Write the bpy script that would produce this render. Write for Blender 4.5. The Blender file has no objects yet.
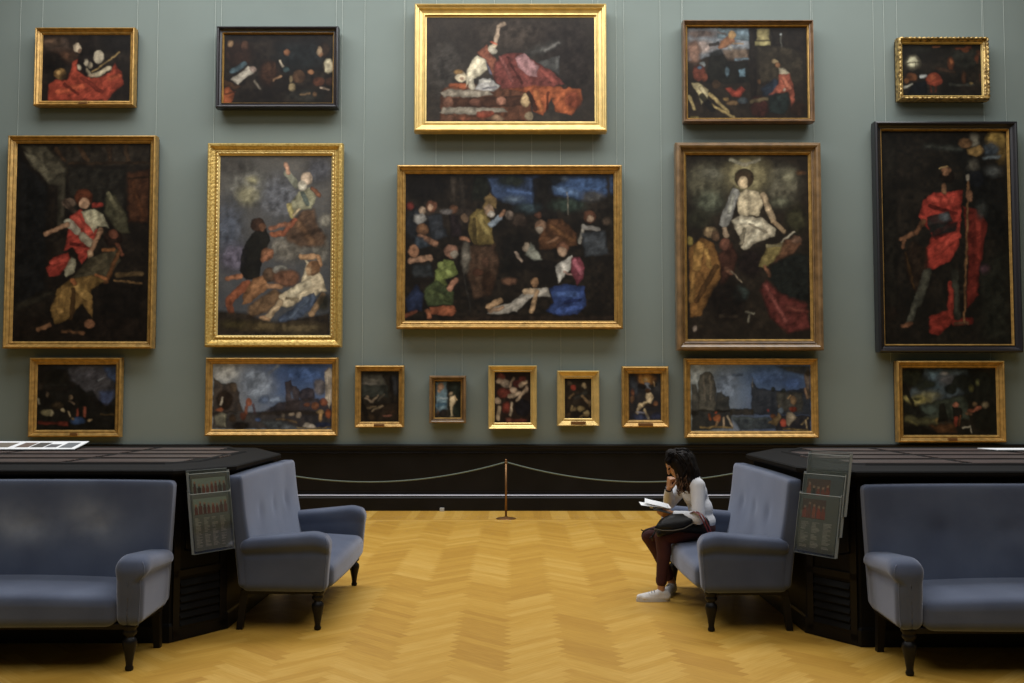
import bpy, bmesh, math, random
import numpy as np
from mathutils import Vector, Matrix
random.seed(7)
C = bpy.context.scene.collection
PI = math.pi

# ------------------------------------------------------------------ camera, world, light, exposure
FPX = 1000.0
CAM_Z = 1.55
TILT = math.atan(53.5 / FPX)
cam_d = bpy.data.cameras.new('camera')
cam_d.sensor_width = 36.0
cam_d.lens = FPX / 1024.0 * 36.0
cam = bpy.data.objects.new('camera', cam_d)
C.objects.link(cam)
cam.location = (0, 0, CAM_Z)
cam.rotation_euler = (PI / 2 + TILT, 0, 0)
bpy.context.scene.camera = cam

sc = bpy.context.scene
sc.view_settings.view_transform = 'Standard'
sc.view_settings.look = 'None'
sc.view_settings.gamma = 1.0
sc.view_settings.use_curve_mapping = False
sc.view_settings.exposure = 0.0

w = bpy.data.worlds.new('world'); sc.world = w
w.use_nodes = True
w.node_tree.nodes['Background'].inputs[0].default_value = (0.6, 0.7, 0.8, 1)
w.node_tree.nodes['Background'].inputs[1].default_value = 0.05

WALL_Y = 13.62
ROOM_X = 9.5
BACK_Y = -5.0
CEIL_Z = 8.5

def area(name, loc, sx, sy, power, col, rot=(0, 0, 0)):
    l = bpy.data.lights.new(name, 'AREA'); l.shape = 'RECTANGLE'; l.size = sx; l.size_y = sy
    l.energy = power; l.color = col
    o = bpy.data.objects.new(name, l); C.objects.link(o); o.location = loc; o.rotation_euler = rot
    return o
# added lamp strip grades the picture wall; the gallery's main laylight lights the room
area('added_wall_wash', (0.0, 10.9, CEIL_Z - 0.12), 13.5, 3.2, 900, (0.97, 0.985, 1.0))
area('laylight_room', (0.0, 2.6, CEIL_Z - 0.12), 11.0, 8.0, 490, (0.985, 0.99, 1.0))

# ------------------------------------------------------------------ materials
def lin(c):
    c = c / 255.0
    return c / 12.92 if c <= 0.04045 else ((c + 0.055) / 1.055) ** 2.4
def rgb(h):
    h = h.lstrip('#')
    return tuple(lin(int(h[i:i + 2], 16)) for i in (0, 2, 4))

def mat(name, col, rough=0.6, metal=0.0, var=0.0, vscale=6.0, col2=None, bump=0.0, bscale=80.0,
        sheen=0.0, spec=0.5, coat=0.0, stretch=(1, 1, 1)):
    m = bpy.data.materials.new(name); m.use_nodes = True
    nt = m.node_tree; b = nt.nodes['Principled BSDF']
    b.inputs['Base Color'].default_value = (*col, 1)
    b.inputs['Roughness'].default_value = rough
    b.inputs['Metallic'].default_value = metal
    b.inputs['Specular IOR Level'].default_value = spec
    if sheen:
        b.inputs['Sheen Weight'].default_value = sheen
        b.inputs['Sheen Roughness'].default_value = 0.4
    if coat:
        b.inputs['Coat Weight'].default_value = coat
        b.inputs['Coat Roughness'].default_value = 0.15
    tc = nt.nodes.new('ShaderNodeTexCoord')
    mp = nt.nodes.new('ShaderNodeMapping'); mp.inputs['Scale'].default_value = stretch
    nt.links.new(tc.outputs['Object'], mp.inputs[0])
    if var or col2:
        n = nt.nodes.new('ShaderNodeTexNoise'); n.inputs['Scale'].default_value = vscale
        n.inputs['Detail'].default_value = 5
        nt.links.new(mp.outputs[0], n.inputs['Vector'])
        cr = nt.nodes.new('ShaderNodeValToRGB')
        c2 = col2 if col2 else tuple(min(1, x * (1 + var)) for x in col)
        c1 = col if col2 else tuple(x * (1 - var) for x in col)
        cr.color_ramp.elements[0].position = 0.35; cr.color_ramp.elements[1].position = 0.68
        cr.color_ramp.elements[0].color = (*c1, 1); cr.color_ramp.elements[1].color = (*c2, 1)
        nt.links.new(n.outputs[0], cr.inputs[0]); nt.links.new(cr.outputs[0], b.inputs['Base Color'])
    if bump:
        n2 = nt.nodes.new('ShaderNodeTexNoise'); n2.inputs['Scale'].default_value = bscale
        n2.inputs['Detail'].default_value = 3
        nt.links.new(mp.outputs[0], n2.inputs['Vector'])
        bp = nt.nodes.new('ShaderNodeBump'); bp.inputs['Strength'].default_value = bump
        bp.inputs['Distance'].default_value = 0.01
        nt.links.new(n2.outputs[0], bp.inputs['Height']); nt.links.new(bp.outputs[0], b.inputs['Normal'])
    return m

def ornate(name, c1, c2, scale=26.0, strength=0.9, rough=0.4):
    """carved gilding: gold on the ridges, brown bole in the hollows (material relief)"""
    m = bpy.data.materials.new(name); m.use_nodes = True
    nt = m.node_tree; b = nt.nodes['Principled BSDF']
    b.inputs['Metallic'].default_value = 0.55; b.inputs['Roughness'].default_value = rough
    tc = nt.nodes.new('ShaderNodeTexCoord')
    v = nt.nodes.new('ShaderNodeTexVoronoi'); v.inputs['Scale'].default_value = scale
    nt.links.new(tc.outputs['Object'], v.inputs['Vector'])
    cr = nt.nodes.new('ShaderNodeValToRGB')
    cr.color_ramp.elements[0].color = (*c2, 1); cr.color_ramp.elements[1].color = (*c1, 1)
    cr.color_ramp.elements[0].position = 0.1; cr.color_ramp.elements[1].position = 0.75
    nt.links.new(v.outputs['Distance'], cr.inputs[0]); nt.links.new(cr.outputs[0], b.inputs['Base Color'])
    bp = nt.nodes.new('ShaderNodeBump'); bp.inputs['Strength'].default_value = strength
    bp.inputs['Distance'].default_value = 0.012; bp.invert = True
    nt.links.new(v.outputs['Distance'], bp.inputs['Height']); nt.links.new(bp.outputs[0], b.inputs['Normal'])
    return m

M = {}
M['wall'] = mat('wall_fabric', rgb('#727c77'), 0.9, var=0.03, vscale=1.1, bump=0.15, bscale=160)
M['plain_wall'] = mat('side_wall_fabric', rgb('#6f776e'), 0.9)
M['ceiling'] = mat('ceiling_plaster', rgb('#a8a49a'), 0.9)
M['black_wood'] = mat('black_lacquered_wood', (0.0045, 0.0042, 0.0045), 0.4, var=0.3, vscale=3, spec=0.22)
M['black_matt'] = mat('black_matt_wood', (0.004, 0.0038, 0.0038), 0.6, spec=0.15)
M['ledge_glint'] = mat('ledge_highlight', (0.55, 0.55, 0.62), 0.3, metal=0.5)  # pale base colour stands in for light caught on the black bevel
M['grille'] = mat('grille_strip', (0.085, 0.060, 0.054), 0.42, var=0.35, vscale=9, stretch=(0.6, 8, 1), spec=0.5)
M['gold'] = mat('plain_gilding', (0.66, 0.48, 0.18), 0.36, metal=0.45, var=0.14, vscale=9)
M['gold_dark'] = mat('aged_gilding', (0.41, 0.245, 0.07), 0.36, metal=0.45, var=0.25, vscale=14)
M['gold_carved'] = ornate('carved_gilding', (0.66, 0.47, 0.15), (0.44, 0.28, 0.07), 30, 0.35)
M['gold_foliage'] = ornate('carved_foliage_gilding', (0.52, 0.36, 0.13), (0.09, 0.05, 0.015), 20, 1.0, 0.38)
M['brown_frame'] = mat('walnut_frame', (0.13, 0.070, 0.030), 0.35, var=0.3, vscale=10, coat=0.3)
M['brown_pale'] = mat('pale_walnut_frame', (0.17, 0.10, 0.042), 0.35, var=0.3, vscale=8, coat=0.3)
M['black_frame'] = mat('ebonised_frame', (0.012, 0.011, 0.014), 0.3, spec=0.5)
M['wire'] = mat('hanging_wire', rgb('#b0b8b0'), 0.5)
M['velvet'] = None
M['cabinet_top'] = mat('cabinet_top_wood', (0.004, 0.0038, 0.004), 0.7, spec=0.12)
M['leg'] = mat('dark_turned_wood', (0.005, 0.0045, 0.005), 0.4, spec=0.25)
M['brass'] = mat('old_brass', (0.22, 0.11, 0.04), 0.4, metal=0.6)
M['rope'] = mat('grey_green_rope', rgb('#5f6a60'), 0.8, bump=0.3, bscale=300)
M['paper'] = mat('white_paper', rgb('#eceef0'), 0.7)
M['white_box'] = mat('pale_plastic', rgb('#a0a09c'), 0.5)
M['skin'] = mat('skin', rgb('#b98762'), 0.5, var=0.06, vscale=20)
M['sweater'] = mat('white_knit', rgb('#dfe1e6'), 0.9, bump=0.25, bscale=90, var=0.04, vscale=12)
M['trousers'] = mat('maroon_cotton', rgb('#3d1719'), 0.85, var=0.15, vscale=14)
M['hair'] = mat('dark_hair', (0.004, 0.003, 0.003), 0.6, spec=0.15, col2=(0.010, 0.006, 0.004), vscale=22, stretch=(1, 1, 0.15), bump=0.6, bscale=70)
M['hair_tip'] = mat('brown_hair_ends', (0.02, 0.010, 0.006), 0.55, spec=0.2, col2=(0.17, 0.085, 0.04), vscale=35, stretch=(1, 1, 0.3))
M['shoe'] = mat('white_canvas', rgb('#dcd9d6'), 0.8, var=0.06, vscale=30)
M['sole'] = mat('pale_rubber', rgb('#c8c4bc'), 0.6)
M['lace'] = mat('grey_lace', rgb('#8f8f92'), 0.8)
M['leather'] = mat('black_leather', (0.006, 0.0055, 0.0055), 0.45, bump=0.2, bscale=60, spec=0.3)
M['leather_edge'] = mat('worn_leather_edge', (0.10, 0.085, 0.06), 0.5)
M['red_strap'] = mat('oxblood_leather', rgb('#6d1f1c'), 0.35, coat=0.3)
M['phone'] = mat('phone_casing', rgb('#50565c'), 0.3)
M['cuff'] = mat('black_band', (0.012, 0.011, 0.012), 0.5)

def velvet():
    m = bpy.data.materials.new('blue_velvet'); m.use_nodes = True
    nt = m.node_tree; b = nt.nodes['Principled BSDF']
    b.inputs['Roughness'].default_value = 0.85
    b.inputs['Specular IOR Level'].default_value = 0.2
    b.inputs['Sheen Weight'].default_value = 0.55
    b.inputs['Sheen Roughness'].default_value = 0.45
    b.inputs['Sheen Tint'].default_value = (0.72, 0.78, 0.95, 1)
    tc = nt.nodes.new('ShaderNodeTexCoord')
    n = nt.nodes.new('ShaderNodeTexNoise'); n.inputs['Scale'].default_value = 3.2; n.inputs['Detail'].default_value = 4
    nt.links.new(tc.outputs['Object'], n.inputs['Vector'])
    cr = nt.nodes.new('ShaderNodeValToRGB')
    cr.color_ramp.elements[0].position = 0.3; cr.color_ramp.elements[1].position = 0.75
    cr.color_ramp.elements[0].color = (*VELV1, 1); cr.color_ramp.elements[1].color = (*VELV2, 1)
    nt.links.new(n.outputs[0], cr.inputs[0])
    # rubbed nap: paler, greyer patches where people's shoulders rest
    at = nt.nodes.new('ShaderNodeAttribute'); at.attribute_name = 'wear'
    n3 = nt.nodes.new('ShaderNodeTexNoise'); n3.inputs['Scale'].default_value = 7; n3.inputs['Detail'].default_value = 5
    nt.links.new(tc.outputs['Object'], n3.inputs['Vector'])
    mu = nt.nodes.new('ShaderNodeMath'); mu.operation = 'MULTIPLY'
    nt.links.new(at.outputs['Fac'], mu.inputs[0]); nt.links.new(n3.outputs[0], mu.inputs[1])
    mx = nt.nodes.new('ShaderNodeMix'); mx.data_type = 'RGBA'
    mx.inputs['B'].default_value = (*rgb('#8e939a'), 1)
    nt.links.new(mu.outputs[0], mx.inputs['Factor']); nt.links.new(cr.outputs[0], mx.inputs['A'])
    nt.links.new(mx.outputs['Result'], b.inputs['Base Color'])
    n2 = nt.nodes.new('ShaderNodeTexNoise'); n2.inputs['Scale'].default_value = 240
    nt.links.new(tc.outputs['Object'], n2.inputs['Vector'])
    bp = nt.nodes.new('ShaderNodeBump'); bp.inputs['Strength'].default_value = 0.2; bp.inputs['Distance'].default_value = 0.003
    nt.links.new(n2.outputs[0], bp.inputs['Height']); nt.links.new(bp.outputs[0], b.inputs['Normal'])
    return m
VELV1 = rgb('#434b5f'); VELV2 = rgb('#555e72')
M['velvet'] = velvet()

def acrylic():
    m = bpy.data.materials.new('clear_acrylic'); m.use_nodes = True
    nt = m.node_tree; nt.nodes.clear()
    out = nt.nodes.new('ShaderNodeOutputMaterial')
    tr = nt.nodes.new('ShaderNodeBsdfTransparent'); tr.inputs[0].default_value = (0.98, 0.985, 0.99, 1)
    gl = nt.nodes.new('ShaderNodeBsdfGlossy'); gl.inputs['Roughness'].default_value = 0.08
    fr = nt.nodes.new('ShaderNodeFresnel'); fr.inputs[0].default_value = 1.49
    mx = nt.nodes.new('ShaderNodeMixShader')
    nt.links.new(fr.outputs[0], mx.inputs[0]); nt.links.new(tr.outputs[0], mx.inputs[1])
    nt.links.new(gl.outputs[0], mx.inputs[2]); nt.links.new(mx.outputs[0], out.inputs[0])
    return m
M['acrylic'] = acrylic()
M['acrylic_edge'] = mat('acrylic_edge', rgb('#9aa2a4'), 0.25, spec=0.8)

def vcol_mat(name, rough=0.35, coat=0.0):
    m = bpy.data.materials.new(name); m.use_nodes = True
    nt = m.node_tree; b = nt.nodes['Principled BSDF']
    at = nt.nodes.new('ShaderNodeAttribute'); at.attribute_name = 'paint'
    nt.links.new(at.outputs['Color'], b.inputs['Base Color'])
    b.inputs['Roughness'].default_value = rough
    b.inputs['Specular IOR Level'].default_value = 0.14
    return m
M['oil'] = vcol_mat('oil_paint', 0.5)
M['print'] = vcol_mat('printed_card', 0.6)

# ------------------------------------------------------------------ mesh helpers
def link(name, me, m=None, parent=None, smooth=False):
    o = bpy.data.objects.new(name, me); C.objects.link(o)
    if m is not None: me.materials.append(m)
    if parent is not None: o.parent = parent
    if smooth:
        for p in me.polygons: p.use_smooth = True
    return o
def obj(name, bm, m=None, parent=None, smooth=False, fix=True):
    if fix: bmesh.ops.recalc_face_normals(bm, faces=bm.faces)
    me = bpy.data.meshes.new(name); bm.to_mesh(me); bm.free()
    return link(name, me, m, parent, smooth)
def thing(name, label, cat, loc=(0, 0, 0), rotz=0.0, group=None):
    o = bpy.data.objects.new(name, None); C.objects.link(o)
    o.empty_display_size = 0.2
    o.location = loc; o.rotation_euler = (0, 0, rotz)
    o['label'] = label; o['category'] = cat
    if group: o['group'] = group
    return o
def tag(o, label, cat, group=None):
    o['label'] = label; o['category'] = cat
    if group: o['group'] = group
    return o
def struct(o, label=None):
    o['kind'] = 'structure'
    if label: o['label'] = label
    return o

def box(bm, x0, x1, y0, y1, z0, z1, bev=0.0, seg=1):
    vs = [bm.verts.new((x, y, z)) for x in (x0, x1) for y in (y0, y1) for z in (z0, z1)]
    f = [(0, 1, 3, 2), (4, 6, 7, 5), (0, 4, 5, 1), (2, 3, 7, 6), (0, 2, 6, 4), (1, 5, 7, 3)]
    fs = [bm.faces.new([vs[i] for i in q]) for q in f]
    if bev:
        es = list({e for fc in fs for e in fc.edges})
        bmesh.ops.bevel(bm, geom=es, offset=bev, segments=seg, affect='EDGES', profile=0.7)
    return vs
def rbox(bm, c, h, r, n=10, fn=None):
    """rounded box: centre c, half sizes h, edge radius r, n cells per side; fn deforms points"""
    cache = {}
    hx, hy, hz = h
    def V(p):
        k = tuple(round(a, 5) for a in p)
        if k in cache: return cache[k]
        inner = [max(-(hh - r), min(hh - r, a)) for a, hh in zip(p, h)]
        d = Vector([a - b for a, b in zip(p, inner)])
        if d.length > 1e-9:
            # cube corner directions -> sphere
            d = d.normalized() * r
        q = Vector(inner) + d
        q = Vector(c) + q
        if fn: q = Vector(fn(q))
        v = bm.verts.new(q); cache[k] = v
        return v
    def ticks(hh):
        t = [-hh, -hh + r * 0.3, -hh + r * 0.65, -hh + r]
        m_ = max(2, n)
        t += [(-hh + r) + (2 * hh - 2 * r) * i / m_ for i in range(1, m_)]
        t += [hh - r, hh - r * 0.65, hh - r * 0.3, hh]
        return t
    T = [ticks(a) for a in h]
    for ax in range(3):
        a, b = [(1, 2), (0, 2), (0, 1)][ax]
        for s in (-1, 1):
            for i in range(len(T[a]) - 1):
                for j in range(len(T[b]) - 1):
                    q = []
                    for (u, v) in ((i, j), (i + 1, j), (i + 1, j + 1), (i, j + 1)):
                        p = [0, 0, 0]; p[ax] = s * h[ax]; p[a] = T[a][u]; p[b] = T[b][v]
                        q.append(V(p))
                    try: bm.faces.new(q)
                    except ValueError: pass
def lathe(bm, prof, c=(0, 0, 0), n=20, cap=True):
    rings = []
    for (r, z) in prof:
        rings.append([bm.verts.new((c[0] + r * math.cos(2 * PI * k / n), c[1] + r * math.sin(2 * PI * k / n), c[2] + z)) for k in range(n)])
    for a, b in zip(rings, rings[1:]):
        for k in range(n):
            bm.faces.new((a[k], a[(k + 1) % n], b[(k + 1) % n], b[k]))
    if cap:
        bm.faces.new(rings[0][::-1]); bm.faces.new(rings[-1])
def tube(bm, pts, r, n=8, flat=1.0, upv=(0, 0, 1)):
    """tube along points, r scalar or list; flat squashes one axis"""
    pts = [Vector(p) for p in pts]
    if not isinstance(r, (list, tuple)): r = [r] * len(pts)
    prev = None; rings = []
    for i, p in enumerate(pts):
        d = (pts[min(i + 1, len(pts) - 1)] - pts[max(i - 1, 0)]).normalized()
        u = Vector(upv) if prev is None else prev
        s = d.cross(u)
        if s.length < 1e-4: s = d.cross(Vector((1, 0, 0)))
        s.normalize(); t = s.cross(d).normalized(); prev = t
        rings.append([bm.verts.new(p + s * math.cos(2 * PI * k / n) * r[i] + t * math.sin(2 * PI * k / n) * r[i] * flat) for k in range(n)])
    for a, b in zip(rings, rings[1:]):
        for k in range(n):
            bm.faces.new((a[k], a[(k + 1) % n], b[(k + 1) % n], b[k]))
    bm.faces.new(rings[0][::-1]); bm.faces.new(rings[-1])
def ball(bm, c, r, u=14, v=9, rot=None):
    if not isinstance(r, (list, tuple)): r = (r, r, r)
    mtx = Matrix.Translation(c)
    if rot is not None: mtx = mtx @ rot
    mtx = mtx @ Matrix.Diagonal((*r, 1))
    bmesh.ops.create_uvsphere(bm, u_segments=u, v_segments=v, radius=1, matrix=mtx)
def prism(bm, poly, z0, z1):
    a = [bm.verts.new((x, y, z0)) for x, y in poly]; b = [bm.verts.new((x, y, z1)) for x, y in poly]
    n = len(poly)
    for i in range(n): bm.faces.new((a[i], a[(i + 1) % n], b[(i + 1) % n], b[i]))
    bm.faces.new(a[::-1]); bm.faces.new(b)

def unproj(px, py, Y):
    """point of the plane y = Y seen at picture position px, py"""
    r = Vector(((px - 512) / FPX, 1.0, (341.5 - py) / FPX))
    c, s = math.cos(TILT), math.sin(TILT)
    d = Vector((r.x, c * r.y - s * r.z, s * r.y + c * r.z))
    k = Y / d.y
    return Vector((d.x * k, Y, CAM_Z + d.z * k))

# ------------------------------------------------------------------ the setting
def build_room():
    # parquet: herringbone field of oak blocks, straight border along the far wall
    bw, n = 0.078, 6
    L = bw * n
    verts = []; faces = []; uv = []; rnd = []
    R = 16.0
    c45 = math.sqrt(0.5)
    def add(x0, y0, x1, y1, horiz):
        pts = [(x0, y0), (x1, y0), (x1, y1), (x0, y1)]
        cx, cy = (x0 + x1) / 2, (y0 + y1) / 2
        X, Y = (cx - cy) * c45, (cx + cy) * c45 + 4.0
        if abs(X) > ROOM_X + .3 or Y < BACK_Y - .3 or Y > 12.75: return
        k = len(verts)
        for (x, y) in pts: verts.append(((x - y) * c45, (x + y) * c45 + 4.0, 0.0))
        faces.append((k, k + 1, k + 2, k + 3))
        ou, ov = random.uniform(0, 50), random.uniform(0, 50)
        if horiz: uv.extend([(ou, ov), (ou + L, ov), (ou + L, ov + bw), (ou, ov + bw)])
        else: uv.extend([(ou, ov), (ou, ov + bw), (ou + L, ov + bw), (ou + L, ov)])
        # blocks laid from the same bundle: neighbouring runs share a tone
        col = math.floor(X / (L * c45) + 0.5)
        g = 0.5 + 0.5 * math.sin(col * 2.39 + math.floor((Y + col * .7) / 1.3) * 1.7)
        rnd.append(min(1, max(0, 0.5 * g + 0.5 * random.random() ** 1.3)))
    N = int(R / bw)
    for r in range(-N, N):
        for q in range(-N // (2 * n) - 2, N // (2 * n) + 2):
            x = r + 2 * n * q
            add(x * bw, r * bw, (x + n) * bw, (r + 1) * bw, True)
            c = r
            y = c - 2 * n + 1 + 2 * n * q
            add(c * bw, y * bw, (c + 1) * bw, (y + n) * bw, False)
    me = bpy.data.meshes.new('floor'); me.from_pydata(verts, [], faces)
    ul = me.uv_layers.new(name='grain')
    ul.data.foreach_set('uv', [a for p in uv for a in p])
    at = me.attributes.new('tone', 'FLOAT', 'FACE'); at.data.foreach_set('value', rnd)
    bm = bmesh.new(); bm.from_mesh(me)
    for co, no in (((ROOM_X, 0, 0), (1, 0, 0)), ((-ROOM_X, 0, 0), (-1, 0, 0)), ((0, BACK_Y, 0), (0, -1, 0)), ((0, 12.42, 0), (0, 1, 0))):
        bmesh.ops.bisect_plane(bm, geom=bm.verts[:] + bm.edges[:] + bm.faces[:], plane_co=co, plane_no=no, clear_outer=True)
    # border
    ul = bm.loops.layers.uv['grain']; tl = bm.faces.layers.float['tone']
    def bq(x0, x1, y0, y1, along_x, t):
        vs = [bm.verts.new((x0, y0, 0)), bm.verts.new((x1, y0, 0)), bm.verts.new((x1, y1, 0)), bm.verts.new((x0, y1, 0))]
        f = bm.faces.new(vs); f[tl] = t
        ou, ov = random.uniform(0, 50), random.uniform(0, 50)
        for lp in f.loops:
            x, y = lp.vert.co.x - x0, lp.vert.co.y - y0
            lp[ul].uv = (ou + x, ov + y) if along_x else (ou + y, ov + x)
    x = -ROOM_X
    while x < ROOM_X:
        x2 = min(ROOM_X, x + random.uniform(0.5, 1.1)); bq(x, x2, 12.42, 12.50, True, 0.75 + .2 * random.random())
        x2b = x2; x = x2b
    x = -ROOM_X
    while x < ROOM_X:
        x2 = min(ROOM_X, x + 0.115); bq(x, x2, 12.58, WALL_Y, False, random.random()); x = x2
    x = -ROOM_X
    while x < ROOM_X:
        x2 = min(ROOM_X, x + random.uniform(0.5, 1.1)); bq(x, x2, 12.50, 12.58, True, 0.35 * random.random()); x = x2
    m = bpy.data.materials.new('oak_parquet'); m.use_nodes = True
    nt = m.node_tree; b = nt.nodes['Principled BSDF']
    a1 = nt.nodes.new('ShaderNodeAttribute'); a1.attribute_name = 'tone'
    uvn = nt.nodes.new('ShaderNodeUVMap'); uvn.uv_map = 'grain'
    mp = nt.nodes.new('ShaderNodeMapping'); mp.inputs['Scale'].default_value = (3, 45, 1)
    nt.links.new(uvn.outputs[0], mp.inputs[0])
    nz = nt.nodes.new('ShaderNodeTexNoise'); nz.inputs['Scale'].default_value = 1.6; nz.inputs['Detail'].default_value = 5
    nt.links.new(mp.outputs[0], nz.inputs['Vector'])
    ad = nt.nodes.new('ShaderNodeMath'); ad.operation = 'MULTIPLY_ADD'
    ad.inputs[1].default_value = 0.62; nt.links.new(nz.outputs[0], ad.inputs[0])
    mm = nt.nodes.new('ShaderNodeMath'); mm.operation = 'MULTIPLY'; mm.inputs[1].default_value = 0.44
    nt.links.new(a1.outputs['Fac'], mm.inputs[0]); nt.links.new(mm.outputs[0], ad.inputs[2])
    cr = nt.nodes.new('ShaderNodeValToRGB')
    e = cr.color_ramp.elements
    e[0].position = 0.12; e[0].color = (*FL1, 1); e[1].position = 0.92; e[1].color = (*FL3, 1)
    k = e.new(0.55); k.color = (*FL2, 1)
    nt.links.new(ad.outputs[0], cr.inputs[0]); nt.links.new(cr.outputs[0], b.inputs['Base Color'])
    b.inputs['Roughness'].default_value = 0.42; b.inputs['Specular IOR Level'].default_value = 0.4
    f = obj('floor', bm, m, fix=False); struct(f)

    def plane(name, pts, m_):
        bm = bmesh.new(); bm.faces.new([bm.verts.new(p) for p in pts]); return struct(obj(name, bm, m_, fix=False))
    def slab(name, x0, x1, y0, y1, z0, z1, m_):
        bm = bmesh.new(); box(bm, x0, x1, y0, y1, z0, z1); return struct(obj(name, bm, m_))
    slab('wall_far', -ROOM_X - .2, ROOM_X + .2, WALL_Y, WALL_Y + .2, 0, CEIL_Z, M['wall'])
    slab('wall_left', -ROOM_X - .2, -ROOM_X, BACK_Y, WALL_Y, 0, CEIL_Z, M['plain_wall'])
    slab('wall_right', ROOM_X, ROOM_X + .2, BACK_Y, WALL_Y, 0, CEIL_Z, M['plain_wall'])
    slab('wall_back', -ROOM_X - .2, ROOM_X + .2, BACK_Y - .2, BACK_Y, 0, CEIL_Z, M['plain_wall'])
    slab('ceiling', -ROOM_X - .2, ROOM_X + .2, BACK_Y - .2, WALL_Y + .2, CEIL_Z, CEIL_Z + .2, M['ceiling'])
    # black dado: cap moulding, panel, projecting base, light caught on its edge drawn as a pale strip. profile in (distance from wall, z)
    def sweep(name, prof, m_):
        bm = bmesh.new()
        a = [bm.verts.new((-ROOM_X, WALL_Y - d, z)) for d, z in prof]
        b_ = [bm.verts.new((ROOM_X, WALL_Y - d, z)) for d, z in prof]
        for i in range(len(prof) - 1): bm.faces.new((a[i], a[i + 1], b_[i + 1], b_[i]))
        bm.faces.new(a); bm.faces.new(b_[::-1])
        return struct(obj(name, bm, m_))
    sweep('trim_1', [(0, .22), (.035, .22), (.035, .755), (.055, .765), (.065, .775), (.05, .785), (.05, .81), (.06, .825), (.075, .84),
                     (.09, .85), (.095, .87), (.08, .882), (0, .885)], M['black_wood'])
    sweep('baseboard_far', [(0, 0), (.13, 0), (.13, .17), (.115, .195), (0, .20)], M['black_wood'])
    sweep('trim_2', [(.0, .2), (.118, .2), (.1235, .204), (.12, .211), (.10, .213), (.0, .213)], M['ledge_glint'])
    bm = bmesh.new()
    box(bm, -ROOM_X, ROOM_X, WALL_Y - .055, WALL_Y - .03, .235, .25)
    struct(obj('trim_3', bm, M['black_wood']))
    sweep('trim_4', [(0, CEIL_Z - .30), (.03, CEIL_Z - .30), (.06, CEIL_Z - .24), (.03, CEIL_Z - .2), (0, CEIL_Z - .2)], M['brass'])
FL1 = rgb('#a87a2c'); FL2 = rgb('#c3973f'); FL3 = rgb('#d9b25f')
build_room()

bm = bmesh.new()
p = unproj(442, 509, WALL_Y - .17)
box(bm, p.x - .03, p.x + .03, WALL_Y - .19, WALL_Y - .132, 0.0, 0.045, .006, 2)
tag(obj('floor_box', bm, M['white_box']), 'tiny pale box on the floor against the black skirting left of the rope post', 'floor box')

# ------------------------------------------------------------------ pictures
rs = np.random.RandomState(5)
def vnoise(X, Y, cell, seed):
    g = np.random.RandomState(seed).rand(64, 64)
    x = X / cell; y = Y / cell
    xi = np.floor(x).astype(int); yi = np.floor(y).astype(int)
    fx = x - xi; fy = y - yi
    fx = fx * fx * (3 - 2 * fx); fy = fy * fy * (3 - 2 * fy)
    a = g[yi % 64, xi % 64]; b = g[yi % 64, (xi + 1) % 64]; c = g[(yi + 1) % 64, xi % 64]; d = g[(yi + 1) % 64, (xi + 1) % 64]
    return (a * (1 - fx) + b * fx) * (1 - fy) + (c * (1 - fx) + d * fx) * fy

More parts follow.
